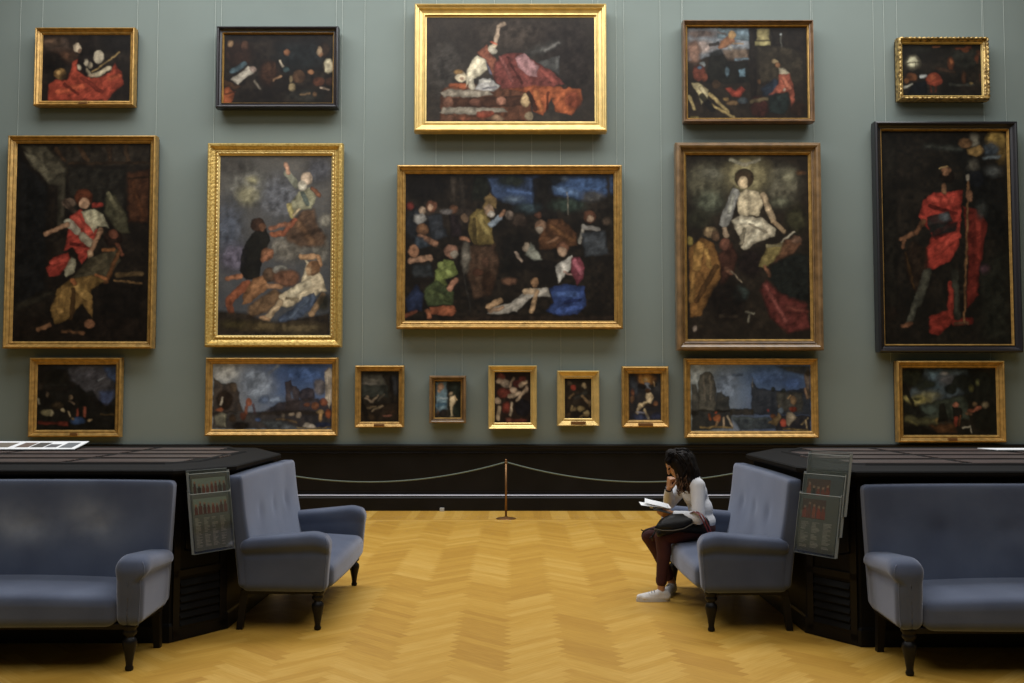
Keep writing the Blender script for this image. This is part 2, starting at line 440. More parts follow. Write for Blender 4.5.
GAIN = 0.84
def paint_picture(W, H, bg, strokes, seed, warp=1.0, tex=0.18, soft0=0.95):
    """colour masses of an old master picture, W x H samples; strokes in sample units"""
    yy, xx = np.mgrid[0:H, 0:W].astype(float)
    if callable(bg): img = bg(xx / W, yy / H)
    else:
        img = np.zeros((H, W, 3)); img[:] = rgb(bg)
    hz = vnoise(xx, yy, 16, seed + 21) * vnoise(xx, yy, 5, seed + 22)
    img = img + hz[..., None] * np.array([.022, .015, .009])
    wx = (vnoise(xx, yy, 7, seed) - .5) * 2.4 * warp + (vnoise(xx, yy, 2.6, seed + 1) - .5) * 1.0 * warp
    wy = (vnoise(xx, yy, 7, seed + 2) - .5) * 2.4 * warp + (vnoise(xx, yy, 2.6, seed + 3) - .5) * 1.0 * warp
    X = xx + wx; Y = yy + wy
    for st in strokes:
        k, col, a = st[0], np.array(rgb(st[1])), st[2]
        soft = st[3] if len(st) > 3 else soft0
        if k == 'e':
            cx, cy, rx, ry = a[:4]; an = math.radians(a[4]) if len(a) > 4 else 0
            dx, dy = X - cx, Y - cy
            u = dx * math.cos(an) + dy * math.sin(an); v = -dx * math.sin(an) + dy * math.cos(an)
            q = np.sqrt((u / max(rx, .3)) ** 2 + (v / max(ry, .3)) ** 2)
            sd = (q - 1) * min(rx, ry)
        elif k == 'l':
            x1, y1, x2, y2, wd = a
            vx, vy = x2 - x1, y2 - y1; L2 = vx * vx + vy * vy + 1e-6
            t = np.clip(((X - x1) * vx + (Y - y1) * vy) / L2, 0, 1)
            sd = np.hypot(X - x1 - t * vx, Y - y1 - t * vy) - wd / 2
        elif k == 'p':
            n = len(a) // 2; P = [(a[2 * i], a[2 * i + 1]) for i in range(n)]
            d = np.full(X.shape, 1e9); ins = np.zeros(X.shape, bool)
            for i in range(n):
                (x1, y1), (x2, y2) = P[i], P[(i + 1) % n]
                vx, vy = x2 - x1, y2 - y1; L2 = vx * vx + vy * vy + 1e-6
                t = np.clip(((X - x1) * vx + (Y - y1) * vy) / L2, 0, 1)
                d = np.minimum(d, np.hypot(X - x1 - t * vx, Y - y1 - t * vy))
                c = ((y1 > Y) != (y2 > Y)) & (X < (x2 - x1) * (Y - y1) / (y2 - y1 + 1e-9) + x1)
                ins ^= c
            sd = np.where(ins, -d, d)
        al = (np.clip(0.5 - sd / (2 * soft), 0, 1) * .93)[..., None]
        if k != 'l' or a[4] > 2.5:           # turn the mass: brushed darker towards its rim, lit from upper left
            dep = np.clip(-sd / 4.0, 0, 1); br0 = .62 + .45 * dep
        else: br0 = 1.0
        # brushwork inside each mass: light and dark dabs along it
        s2 = seed + 11 + int(abs(a[0]) * 3) % 50
        br = 1 + tex * 2.6 * (vnoise(X, Y * 1.6 + X * .6, 4.5, s2) - .5) + tex * 1.6 * (vnoise(X + Y, Y, 2.2, s2 + 1) - .5)
        br = br * br0 * (.42 + .95 * vnoise(X * 1.1, Y * .8, 6.5, s2 + 5))
        img = img * (1 - al) + col * br[..., None] * al
    img = img * .80 + img.mean(-1, keepdims=True) * np.array([1.12, 1.0, .82]) * .20
    k3 = np.pad(img, ((1, 1), (1, 1), (0, 0)), 'edge')
    img = img * .7 + .3 * (k3[:-2, 1:-1] + k3[2:, 1:-1] + k3[1:-1, :-2] + k3[1:-1, 2:]) / 4
    g = 1 + 0.22 * (vnoise(xx, yy, 1.7, seed + 6) - .5) + .25 * (vnoise(xx, yy, 14, seed + 7) - .5)
    return np.clip(img * g[..., None], 0, 1)

def painted_grid(name, img, sx, sz, m, parent=None, y=0.0):
    """flat picture sx by sz metres, centred, facing -y, one vertex colour per sample"""
    H, W, _ = img.shape
    xs = np.linspace(-sx / 2, sx / 2, W); zs = np.linspace(sz / 2, -sz / 2, H)
    co = np.zeros((H, W, 3)); co[..., 0] = xs[None]; co[..., 1] = y; co[..., 2] = zs[:, None]
    i = np.arange(H * W).reshape(H, W)
    f = np.stack([i[:-1, :-1], i[1:, :-1], i[1:, 1:], i[:-1, 1:]], -1).reshape(-1, 4)
    me = bpy.data.meshes.new(name)
    me.from_pydata(co.reshape(-1, 3).tolist(), [], f.tolist())
    ca = me.color_attributes.new('paint', 'FLOAT_COLOR', 'POINT')
    rgba = np.ones((H * W, 4)); rgba[:, :3] = img.reshape(-1, 3)
    ca.data.foreach_set('color', rgba.ravel())
    return link(name, me, m, parent)

def frame_sweep(prof, x0, x1, z0, z1):
    """moulding swept round a rectangle. prof = (inset from outer edge, distance in front of wall)"""
    bm = bmesh.new(); rings = []
    for (u, v) in prof:
        rings.append([bm.verts.new(q) for q in ((x0 + u, -v, z0 + u), (x1 - u, -v, z0 + u), (x1 - u, -v, z1 - u), (x0 + u, -v, z1 - u))])
    for a, b in zip(rings, rings[1:]):
        for k in range(4): bm.faces.new((a[k], a[(k + 1) % 4], b[(k + 1) % 4], b[k]))
    return bm

def picture(label, outer, inner, crop, bg, strokes, style, seed, wires, depth=0.10, plate=None, group=None, ss=1.5, tex=.18, warp=1.0, gain=.78):
    ox, oy, s = crop
    OFF = 0.085 if depth >= .09 else .06
    depth = depth * 1.4
    Yf = WALL_Y - OFF - depth * .9
    ym = (outer[1] + outer[3]) / 2
    a = Vector((unproj(outer[0] - .5, ym, Yf).x, Yf, unproj(0, outer[1] - .8, Yf).z))
    b = Vector((unproj(outer[2] + .3, ym, Yf).x, Yf, unproj(0, outer[3] + .3, WALL_Y - OFF).z))
    if outer[2] < 512: b.x = unproj(outer[2] + .3, ym, WALL_Y - OFF).x
    if outer[0] > 512: a.x = unproj(outer[0] - .3, ym, WALL_Y - OFF).x
    cx, cz = (a.x + b.x) / 2, (a.z + b.z) / 2
    W2, H2 = (b.x - a.x) / 2, (a.z - b.z) / 2
    Yi = WALL_Y - OFF - depth * .45
    ia = Vector((unproj(inner[0], ym, Yi).x, 0, unproj(0, inner[1], Yi).z)); ib = Vector((unproj(inner[2], ym, Yi).x, 0, unproj(0, inner[3], Yi).z))
    fw = ((ia.x - a.x) + (b.x - ib.x) + (a.z - ia.z) + (ib.z - b.z)) / 4
    t = thing('framed_painting', label, 'painting', (cx, WALL_Y - OFF, cz), 0, group)
    d = depth
    if style == 'gold':
        pr = [(0, 0), (0, .75), (.04, .9), (.12, 1), (.2, .96), (.24, .86), (.36, .80), (.42, .62), (.66, .50), (.74, .55), (.82, .56), (.88, .42), (1.03, .34)]
        mt, slip = M['gold'], None
    elif style == 'goldrim':
        pr = [(0, 0), (0, .8), (.08, .95), (.2, 1), (.3, .93), (.36, .75), (.62, .55), (.72, .6), (.85, .55), (1.03, .36)]
        mt, slip = M['gold_dark'], None
    elif style == 'carved':
        pr = [(0, 0), (0, .7), (.05, .85), (.15, .98), (.28, .95), (.36, .8), (.46, .66), (.6, .58), (.68, .6), (.72, .5)]
        mt, slip = M['gold_carved'], [(.70, .50), (.78, .58), (.88, .55), (1.03, .36)]
    elif style == 'foliage':
        pr = [(0, 0), (0, .6), (.08, .85), (.25, 1), (.42, .9), (.52, .68), (.7, .6)]
        mt, slip = M['gold_foliage'], [(.69, .58), (.8, .64), (.9, .55), (1.03, .36)]
    elif style == 'brown':
        pr = [(0, 0), (0, .85), (.06, 1), (.2, 1), (.28, .86), (.5, .70), (.62, .66), (.68, .58)]
        mt, slip = M['brown_frame'], [(.67, .56), (.78, .62), (.9, .56), (1.03, .36)]
    elif style == 'pale_brown':
        pr = [(0, 0), (0, .8), (.08, .97), (.3, 1), (.45, .9), (.55, .62), (.62, .58), (.7, .66), (.78, .6)]
        mt, slip = M['brown_pale'], [(.77, .56), (.86, .62), (.94, .5), (1.03, .36)]
    elif style == 'black':
        pr = [(0, 0), (0, .8), (.05, .95), (.2, 1), (.35, .95), (.5, .75), (.7, .62), (.8, .62)]
        mt, slip = M['black_frame'], [(.79, .6), (.87, .66), (.95, .54), (1.03, .36)]
    f = obj('frame', frame_sweep([(u * fw, v * d) for u, v in pr], -W2, W2, -H2, H2), mt, t)
    if slip:
        sm = M['gold_dark'] if style in ('black', 'brown', 'pale_brown') else M['gold']
        obj('inner_moulding', frame_sweep([(u * fw, v * d) for u, v in slip], -W2, W2, -H2, H2), sm, t)
    if style in ('carved', 'foliage'):
        bm = bmesh.new()
        u = fw * (.83 if style == 'carved' else .25); v = d * (.6 if style == 'carved' else .97)
        r = .013 if style == 'carved' else .017
        st_ = .052 if style == 'carved' else .058
        path = []; rad = []
        cs = [(-W2 + u, -H2 + u), (W2 - u, -H2 + u), (W2 - u, H2 - u), (-W2 + u, H2 - u), (-W2 + u, -H2 + u + .02)]
        for (x0, z0), (x1, z1) in zip(cs, cs[1:]):
            L = math.hypot(x1 - x0, z1 - z0); n = int(L / st_) * 6
            for i in range(n):
                k = i / n
                path.append((x0 + (x1 - x0) * k, -v, z0 + (z1 - z0) * k)); rad.append(r * (.45 + .55 * abs(math.sin(PI * i / 6))))
        tube(bm, path, rad, 7, 1, (0, 1, 0))
        obj('beading' if style == 'carved' else 'carved_leaves', bm, M['gold'] if style == 'carved' else M['gold_foliage'], t, True)
    # canvas
    cw, ch = 2 * (W2 - fw), 2 * (H2 - fw)
    pw, ph = inner[2] - inner[0], inner[3] - inner[1]
    nx, ny = int(pw * ss), int(ph * ss)
    ex, ey = nx / pw, ny / ph
    def tx(v, i): return ((v / s + ox) - inner[0]) * ex if i % 2 == 0 else ((v / s + oy) - inner[1]) * ey
    st2 = []
    for st in strokes:
        k, col, aa = st[0], st[1], st[2]
        if k == 'e':
            q = [tx(aa[0], 0), tx(aa[1], 1), aa[2] / s * ex, aa[3] / s * ey] + list(aa[4:])
        elif k == 'l':
            q = [tx(v_, i) for i, v_ in enumerate(aa[:4])] + [aa[4] / s * ex]
        else: q = [tx(v_, i) for i, v_ in enumerate(aa)]
        st2.append((k, col, q) + ((st[3] / s * ex,) if len(st) > 3 else ()))
    img = np.clip(paint_picture(nx, ny, bg, st2, seed, tex=tex, warp=warp) * gain * .94, 0, .9)
    painted_grid('canvas', img, cw, ch, M['oil'], t, -.38 * d)
    bm = bmesh.new(); box(bm, -W2 + fw * .15, W2 - fw * .15, -.3 * d, OFF - .03, -H2 + fw * .15, H2 - fw * .15)
    obj('backing_board', bm, M['black_matt'], t)
    if plate:
        bm = bmesh.new(); box(bm, -plate / 2, plate / 2, -d * 1.04, -d * .72, -H2 + fw * .22, -H2 + fw * .60, .003)
        obj('nameplate', bm, M['brass'], t)['label'] = 'small brass nameplate on the lower rail'
    for wx in wires:
        x = unproj(wx, outer[1], WALL_Y - .03).x - cx
        bm = bmesh.new(); tube(bm, [(x, OFF - .014, H2 - .03), (x, OFF - .014, CEIL_Z - .25 - cz)], .0022, 6)
        obj('hanging_wire', bm, M['wire'], t)
    return t

def grad(c0, c1, c2=None, horiz=None):
    """vertical gradient between sRGB colours; horiz tints the left side"""
    a, b = np.array(rgb(c0)), np.array(rgb(c1))
    h = np.array(rgb(horiz)) if horiz else None
    def f(u, v):
        v_ = v[..., None]; img = a * (1 - v_) + b * v_
        if h is not None:
            k = np.clip(1 - u * 1.7, 0, 1)[..., None]; img = img * (1 - k) + h * k
        return img
    return f

# crop coordinates are (left, top, scale) of a close look at each picture
picture('gilt-framed painting of a figure in a red robe, top left corner of the wall', (34.5, 28, 137, 107.5), (42, 35.5, 130, 101), (0, 0, 5.12),
  '#1b1512', [
  ('e', '#46362c', (290, 230, 80, 45), 30), ('e', '#5c4432', (250, 215, 45, 18), 12), ('e', '#5a3a26', (330, 290, 60, 26), 25),
  ('e', '#16110d', (270, 320, 60, 55), 12), ('e', '#15110e', (590, 230, 80, 45), 20),
  ('p', '#a43418', (245, 515, 248, 430, 280, 410, 345, 405, 372, 320, 398, 300, 420, 370, 470, 405, 560, 375, 582, 325, 620, 365, 630, 430, 575, 480, 545, 515)),
  ('l', '#c04a20', (300, 470, 420, 440, 30)), ('l', '#7d2412', (420, 400, 520, 470, 20)), ('l', '#c24d22', (560, 400, 610, 390, 26)), ('l', '#731f10', (330, 430, 400, 480, 14)),
  ('e', '#1b1410', (435, 240, 48, 60), 8), ('p', '#1d1613', (395, 290, 480, 270, 520, 330, 450, 400, 395, 360)),
  ('e', '#c9b394', (390, 247, 20, 24)), ('e', '#8c6a50', (402, 262, 10, 10)),
  ('e', '#cfc0a2', (502, 292, 24, 34)), ('e', '#c6b698', (404, 345, 10, 12)), ('e', '#c6b698', (438, 322, 12, 18)), ('e', '#c4b291', (462, 335, 12, 14)),
  ('l', '#c8b794', (478, 388, 560, 350, 22)), ('l', '#b8a684', (442, 355, 462, 390, 16)), ('l', '#9a7d48', (470, 370, 606, 272, 6)),
  ('e', '#8f6a34', (305, 378, 33, 30)), ('e', '#b48a48', (298, 370, 12, 12)), ('e', '#2a1c10', (330, 392, 22, 18), 8),
  ('e', '#c6a988', (470, 390, 20, 8)) ], 'goldrim', 11, (42, 137), .09, plate=.12)

picture('black-framed dark painting of figures in gloom, top row second from left', (216.5, 27, 339.5, 110), (224.5, 32, 332, 102), (180, 0, 4.655),
  '#120d0b', [
  ('e', '#2a1810', (270, 240, 70, 60), 20), ('e', '#3a2214', (410, 330, 40, 55), 14), ('e', '#1a1f20', (560, 250, 120, 70), 30),
  ('e', '#8a6a48', (235, 193, 14, 16)), ('e', '#5a3826', (302, 200, 16, 22)), ('e', '#8a5634', (494, 237, 13, 15)),
  ('l', '#3f565e', (245, 325, 300, 290, 24)), ('p', '#b8ae9c', (240, 362, 320, 300, 352, 322, 270, 385)), ('e', '#8a7468', (340, 315, 16, 16)),
  ('p', '#4a2f1a', (210, 360, 290, 395, 260, 410, 205, 390)), ('e', '#9a4a1c', (225, 440, 30, 40)), ('l', '#5a2a12', (210, 430, 260, 420, 8)),
  ('l', '#a89a86', (350, 370, 372, 405, 8)), ('l', '#a87e58', (435, 365, 468, 345, 11)), ('l', '#b8a890', (463, 275, 475, 300, 9)), ('e', '#33484a', (490, 315, 16, 12)),
  ('e', '#4a2e1c', (420, 300, 24, 26)), ('e', '#4b321f', (550, 350, 32, 32)), ('e', '#a08a60', (520, 400, 16, 20)), ('e', '#8a7450', (514, 360, 8, 16)),
  ('e', '#2c2a24', (580, 440, 80, 30), 12), ('l', '#8a6c48', (560, 430, 600, 428, 8)), ('e', '#8a6440', (626, 432, 10, 10)),
  ('e', '#2a1c12', (662, 220, 30, 36)), ('e', '#c9a880', (642, 228, 11, 20)), ('e', '#b88258', (650, 245, 8, 10)),
  ('e', '#d0c29c', (685, 298, 26, 34)), ('l', '#2a2018', (655, 275, 662, 320, 7)), ('e', '#a06a40', (606, 328, 14, 12)), ('e', '#6a3a24', (640, 372, 26, 20)),
  ('l', '#b09880', (650, 400, 685, 408, 9)), ('e', '#3a2216', (690, 370, 20, 20)) ], 'black', 23, (221, 336), .10)

picture('large bright gilt-framed painting of a reclining figure, top row centre', (414.6, 4, 606.6, 134), (426.8, 18.3, 594, 122.6), (390, 0, 4.267),
  '#2c2723', [
  ('e', '#383430', (230, 300, 80, 120), 60), ('e', '#393029', (560, 150, 200, 70), 50), ('e', '#241e1b', (740, 200, 120, 100), 50), ('e', '#241e1b', (790, 320, 80, 100), 40),
  ('p', '#4a4a48', (620, 270, 720, 240, 722, 320, 690, 310)), ('l', '#8a8680', (660, 220, 715, 185, 12), 5), ('e', '#4b4a46', (640, 215, 60, 14, -20), 14),
  ('p', '#5a3420', (220, 385, 300, 360, 520, 372, 600, 400, 600, 520, 215, 520)),
  ('p', '#8a8070', (215, 395, 250, 385, 420, 390, 440, 410, 380, 418, 230, 420)), ('l', '#a04e24', (260, 370, 320, 370, 18)),
  ('p', '#3e2417', (230, 425, 560, 410, 560, 455, 240, 470)), ('e', '#8a5a44', (248, 438, 20, 24)), ('e', '#6a4030', (360, 440, 22, 16)), ('e', '#93604a', (472, 433, 22, 20)), ('e', '#c0a070', (574, 430, 18, 30)),
  ('p', '#8f8676', (212, 482, 230, 460, 480, 465, 500, 480, 380, 492, 240, 490)), ('l', '#8e3a22', (380, 492, 430, 490, 26)),
  ('e', '#6a4430', (250, 508, 30, 14)), ('e', '#84482e', (320, 510, 22, 12)), ('e', '#8a6a50', (450, 508, 34, 14)), ('e', '#a08c6c', (590, 500, 18, 18)),
  ('p', '#6d302a', (445, 275, 480, 235, 560, 228, 620, 270, 690, 310, 745, 360, 640, 385, 480, 382, 440, 340)),
  ('p', '#a8787a', (530, 250, 570, 232, 630, 285, 625, 330, 590, 330, 545, 290)), ('l', '#8c4a44', (470, 250, 520, 350, 14)), ('l', '#54201c', (500, 250, 560, 360, 10)), ('l', '#95443a', (640, 300, 700, 350, 20)),
  ('p', '#9c4a1c', (500, 382, 600, 370, 740, 372, 810, 385, 818, 430, 770, 495, 700, 480, 690, 420, 650, 498, 610, 480, 600, 400)),
  ('l', '#b8642a', (620, 400, 640, 470, 22)), ('l', '#5c2410', (672, 400, 668, 470, 12)), ('e', '#733018', (775, 430, 34, 40), 10), ('l', '#2a1812', (590, 400, 620, 470, 20)),
  ('p', '#7c4430', (372, 225, 412, 195, 450, 260, 440, 330, 420, 290)), ('l', '#5b596a', (400, 260, 432, 318, 8)),
  ('p', '#cdc2a4', (350, 255, 372, 238, 405, 260, 412, 300, 380, 330, 345, 345, 325, 372, 320, 330)), ('l', '#d6cbb0', (340, 345, 350, 375, 26)),
  ('e', '#d6c6a4', (302, 332, 22, 24, 20)), ('e', '#96703c', (292, 312, 20, 10)), ('e', '#b08a70', (306, 340, 7, 9)),
  ('p', '#aaa8a4', (360, 385, 380, 345, 425, 338, 470, 370, 440, 395)), ('l', '#d2cec2', (385, 352, 425, 352, 12)), ('l', '#77757c', (400, 380, 450, 375, 9)),
  ('l', '#cdbc9c', (425, 215, 448, 195, 20)), ('l', '#bdb4a0', (432, 215, 442, 225, 26)), ('l', '#b49a80', (446, 190, 462, 120, 17)), ('l', '#b49a80', (462, 118, 484, 104, 17)), ('l', '#a8482a', (432, 180, 455, 192, 7)),
  ('e', '#342a24', (745, 372, 14, 12)) ], 'gold', 31, (421, 598), .13, gain=0.9)

picture('brown-framed painting with blue sky and a red-cloaked figure, top row second from right', (682, 20.8, 813.8, 124), (687.5, 27.5, 807.3, 118.3), (660, 0, 4.878),
  '#1e1812', [
  ('p', '#7c8288', (135, 140, 435, 140, 435, 240, 135, 300)), ('p', '#55686f', (280, 140, 435, 140, 435, 200, 280, 190)), ('l', '#7d99a8', (380, 160, 430, 160, 24), 5), ('e', '#a08c82', (200, 230, 60, 30), 12),
  ('e', '#5e4a40', (200, 165, 80, 20), 8), ('e', '#7a5846', (165, 250, 34, 60), 10), ('p', '#6d5a4a', (300, 240, 420, 235, 435, 290, 320, 295), 8), ('l', '#6b8492', (370, 290, 425, 288, 12), 4),
  ('p', '#171712', (240, 260, 300, 235, 330, 300, 430, 300, 440, 400, 320, 410, 225, 400), 6), ('e', '#5d7884', (326, 350, 9, 22)), ('p', '#6f94a4', (384, 342, 412, 335, 415, 372, 386, 374)),
  ('p', '#1c1611', (432, 140, 472, 140, 470, 480, 440, 480), 4), ('p', '#8c8050', (474, 140, 535, 140, 536, 200, 474, 200)), ('p', '#a89c62', (464, 205, 542, 205, 542, 222, 464, 222)),
  ('p', '#332c20', (470, 228, 660, 225, 700, 300, 700, 400, 480, 400), 10), ('p', '#1c1610', (545, 140, 715, 140, 715, 260, 600, 225, 548, 222), 6), ('l', '#4c4c44', (590, 170, 592, 230, 5)), ('e', '#b8c0c0', (588, 168, 4, 4)),
  ('p', '#8e5a34', (280, 230, 320, 180, 355, 165, 365, 205, 330, 230, 290, 240)), ('e', '#b48a50', (352, 172, 18, 20)), ('l', '#241a14', (245, 220, 285, 212, 18)), ('l', '#a88a6a', (355, 215, 405, 215, 9)), ('l', '#6e6460', (285, 158, 320, 168, 10)), ('e', '#9c9890', (342, 235, 12, 14)),
  ('e', '#98a0a0', (205, 315, 16, 15)), ('e', '#5f2a1a', (190, 355, 32, 40)), ('e', '#7a3a22', (213, 378, 16, 20)), ('e', '#4b6a80', (192, 330, 10, 8)),
  ('p', '#b8a878', (152, 405, 185, 402, 235, 435, 228, 480, 200, 508, 190, 470, 160, 425)), ('l', '#c8b888', (195, 430, 222, 460, 22)), ('l', '#b09a60', (140, 470, 165, 530, 15)), ('l', '#a89058', (240, 458, 330, 545, 16)), ('l', '#a08850', (245, 508, 355, 570, 12)), ('l', '#141210', (205, 470, 250, 530, 30)),
  ('p', '#8a2c18', (315, 430, 345, 425, 365, 445, 395, 420, 415, 440, 385, 475, 350, 470)), ('e', '#6a5030', (350, 500, 30, 12)), ('e', '#3c4448', (400, 490, 26, 16)), ('e', '#46321f', (270, 410, 20, 20)), ('e', '#8a6a3a', (318, 482, 14, 8)),
  ('p', '#24303e', (490, 430, 560, 380, 600, 400, 560, 460, 500, 470), 6), ('e', '#6a4626', (482, 398, 8, 12)), ('e', '#3a1a14', (480, 520, 46, 50), 10), ('l', '#6a5a3c', (440, 495, 520, 480, 16)),
  ('e', '#a08860', (560, 300, 17, 12)), ('e', '#8a5c38', (572, 318, 12, 14)), ('p', '#a89c80', (575, 330, 600, 328, 630, 360, 600, 375, 580, 358)),
  ('p', '#a04c34', (580, 360, 630, 360, 648, 420, 652, 490, 635, 520, 625, 450, 560, 455, 530, 462, 575, 410)), ('l', '#c2694a', (600, 385, 630, 430, 20)), ('p', '#1f2a28', (530, 470, 620, 450, 625, 510, 600, 560, 530, 545), 5), ('e', '#c0a890', (604, 438, 7, 7)),
  ('e', '#2a1a10', (670, 530, 40, 40), 12), ('l', '#8a7a3a', (150, 570, 180, 572, 10)) ], 'brown', 41, (683, 811), .11, warp=.8)

picture('small painting in a heavily carved gold frame with a round moon, top right corner', (895.5, 37.6, 989.2, 102), (902.8, 44.4, 981.8, 95.4), (860, 0, 5.134),
  '#15130f', [
  ('e', '#26261f', (540, 290, 90, 60), 25), ('e', '#24241e', (330, 250, 70, 20), 14), ('e', '#6a6450', (273, 320, 37, 38), 8), ('e', '#c9c4a0', (273, 318, 25, 26)), ('l', '#332a1c', (248, 322, 302, 322, 6)), ('l', '#332a1c', (288, 322, 288, 350, 5)),
  ('e', '#6a3c1c', (265, 392, 26, 22)), ('e', '#8a5426', (240, 412, 14, 12)), ('l', '#d0ccb8', (226, 448, 266, 432, 12)), ('p', '#101418', (240, 480, 280, 420, 340, 410, 345, 480)), ('l', '#c8ccc8', (312, 390, 338, 384, 14)),
  ('e', '#8e3418', (378, 405, 42, 33)), ('e', '#a84a22', (370, 395, 22, 16), 6), ('l', '#5c2414', (360, 440, 366, 468, 8)), ('l', '#5c2414', (390, 440, 388, 466, 8)),
  ('e', '#5c3018', (468, 325, 18, 32)), ('e', '#8a4c22', (470, 318, 10, 14)), ('l', '#3a281c', (400, 350, 480, 370, 20)), ('l', '#3c3c34', (460, 432, 580, 434, 14)), ('e', '#8a7240', (568, 428, 7, 6)), ('e', '#4a2c18', (532, 395, 12, 30)),
  ('l', '#7a4420', (380, 240, 412, 238, 8)), ('l', '#6c3418', (500, 250, 570, 246, 14)), ('e', '#85431c', (545, 258, 14, 8)), ('e', '#6c3418', (603, 300, 10, 20)), ('e', '#55301c', (612, 270, 12, 16)), ('l', '#55301c', (614, 380, 616, 410, 10)) ], 'foliage', 53, (897.5, 984), .10)

picture('tall gilt-framed painting of a winged red-robed figure over a seated one, far left', (5.5, 136, 157, 348.5), (14.2, 143, 148, 341), (0, 120, 2.844),
  '#17120e', [
  ('p', '#2f281f', (45, 68, 420, 66, 420, 130, 180, 130), 5), ('l', '#4a3420', (150, 80, 175, 115, 10)), ('l', '#4a3420', (215, 75, 240, 112, 12)), ('l', '#42301f', (300, 75, 305, 115, 14)), ('l', '#42301f', (350, 75, 355, 115, 14)), ('l', '#3a2a1a', (190, 122, 420, 120, 8)),
  ('p', '#4c4636', (48, 70, 120, 70, 180, 135, 178, 170, 130, 180, 125, 150), 4), ('p', '#6d6650', (60, 90, 95, 100, 150, 165, 130, 175, 80, 125), 4), ('p', '#403b2e', (128, 175, 180, 140, 178, 300, 160, 310, 158, 185, 130, 185), 3),
  ('p', '#171717', (46, 100, 128, 185, 130, 480, 46, 540), 8), ('p', '#24211b', (185, 130, 350, 135, 350, 290, 185, 260), 8), ('p', '#4a2a16', (355, 150, 418, 140, 418, 290, 360, 290), 5), ('l', '#33200f', (360, 165, 415, 160, 6)), ('l', '#5b3318', (370, 180, 400, 270, 14), 5),
  ('p', '#2a261d', (46, 520, 150, 480, 160, 495, 46, 545), 5), ('p', '#1d150f', (46, 560, 420, 560, 420, 626, 46, 626), 8),
  ('p', '#46432f', (295, 215, 320, 210, 350, 260, 365, 320, 330, 320, 290, 260), 3), ('l', '#7c7656', (300, 210, 340, 265, 12)), ('e', '#77604e', (190, 235, 18, 14)), ('l', '#4c3c30', (180, 232, 210, 262, 12)),
  ('p', '#b03020', (195, 270, 225, 255, 275, 310, 262, 370, 230, 410, 205, 360, 180, 372)), ('p', '#a02a1c', (130, 420, 150, 390, 190, 375, 200, 400, 170, 440, 140, 447)), ('l', '#cc4632', (210, 280, 250, 320, 22)), ('l', '#c23a28', (150, 405, 185, 395, 20)), ('l', '#6e1710', (200, 350, 250, 360, 10)), ('l', '#9c2a1c', (262, 240, 280, 240, 14)),
  ('p', '#c0b894', (225, 262, 262, 250, 290, 270, 305, 305, 275, 300, 262, 320, 240, 290)), ('l', '#b8b298', (190, 290, 215, 315, 22)), ('l', '#aaa488', (232, 330, 252, 350, 24)), ('p', '#9c967a', (200, 388, 215, 395, 212, 430, 185, 445, 182, 425)),
  ('e', '#5f2c14', (232, 220, 26, 25)), ('e', '#d0a07a', (234, 236, 15, 17)), ('l', '#c08e68', (126, 324, 188, 296, 12)), ('l', '#b88862', (282, 310, 254, 376, 14)), ('e', '#c8a078', (253, 380, 8, 14)),
  ('e', '#2a1a12', (318, 335, 26, 24)), ('e', '#7c4630', (318, 323, 13, 13)), ('l', '#7a442c', (330, 352, 345, 380, 12)), ('p', '#4c4430', (255, 390, 330, 365, 340, 400, 300, 455, 240, 460, 200, 450)), ('l', '#8a5426', (290, 370, 320, 368, 10)), ('l', '#6e4420', (335, 375, 300, 460, 12)),
  ('p', '#80602a', (165, 480, 200, 450, 260, 440, 300, 455, 260, 480, 265, 560, 235, 520, 215, 540, 200, 560, 160, 580, 145, 540)), ('l', '#b08840', (220, 475, 250, 500, 24)), ('l', '#9a7434', (185, 480, 175, 540, 24)), ('l', '#4a3216', (210, 480, 205, 560, 12)), ('l', '#a8602c', (205, 455, 215, 465, 12)), ('l', '#b06a34', (270, 440, 300, 450, 9)),
  ('e', '#a8704a', (257, 577, 14, 14)), ('l', '#9a6a44', (112, 594, 142, 580, 12)), ('l', '#6e4a2c', (180, 598, 240, 604, 9)), ('l', '#5f4a2c', (330, 440, 400, 435, 14)), ('l', '#7c5c34', (322, 455, 400, 462, 6)), ('p', '#16110d', (280, 465, 400, 470, 400, 560, 290, 560), 6) ], 'goldrim', 61, (17, 155.5), .10)

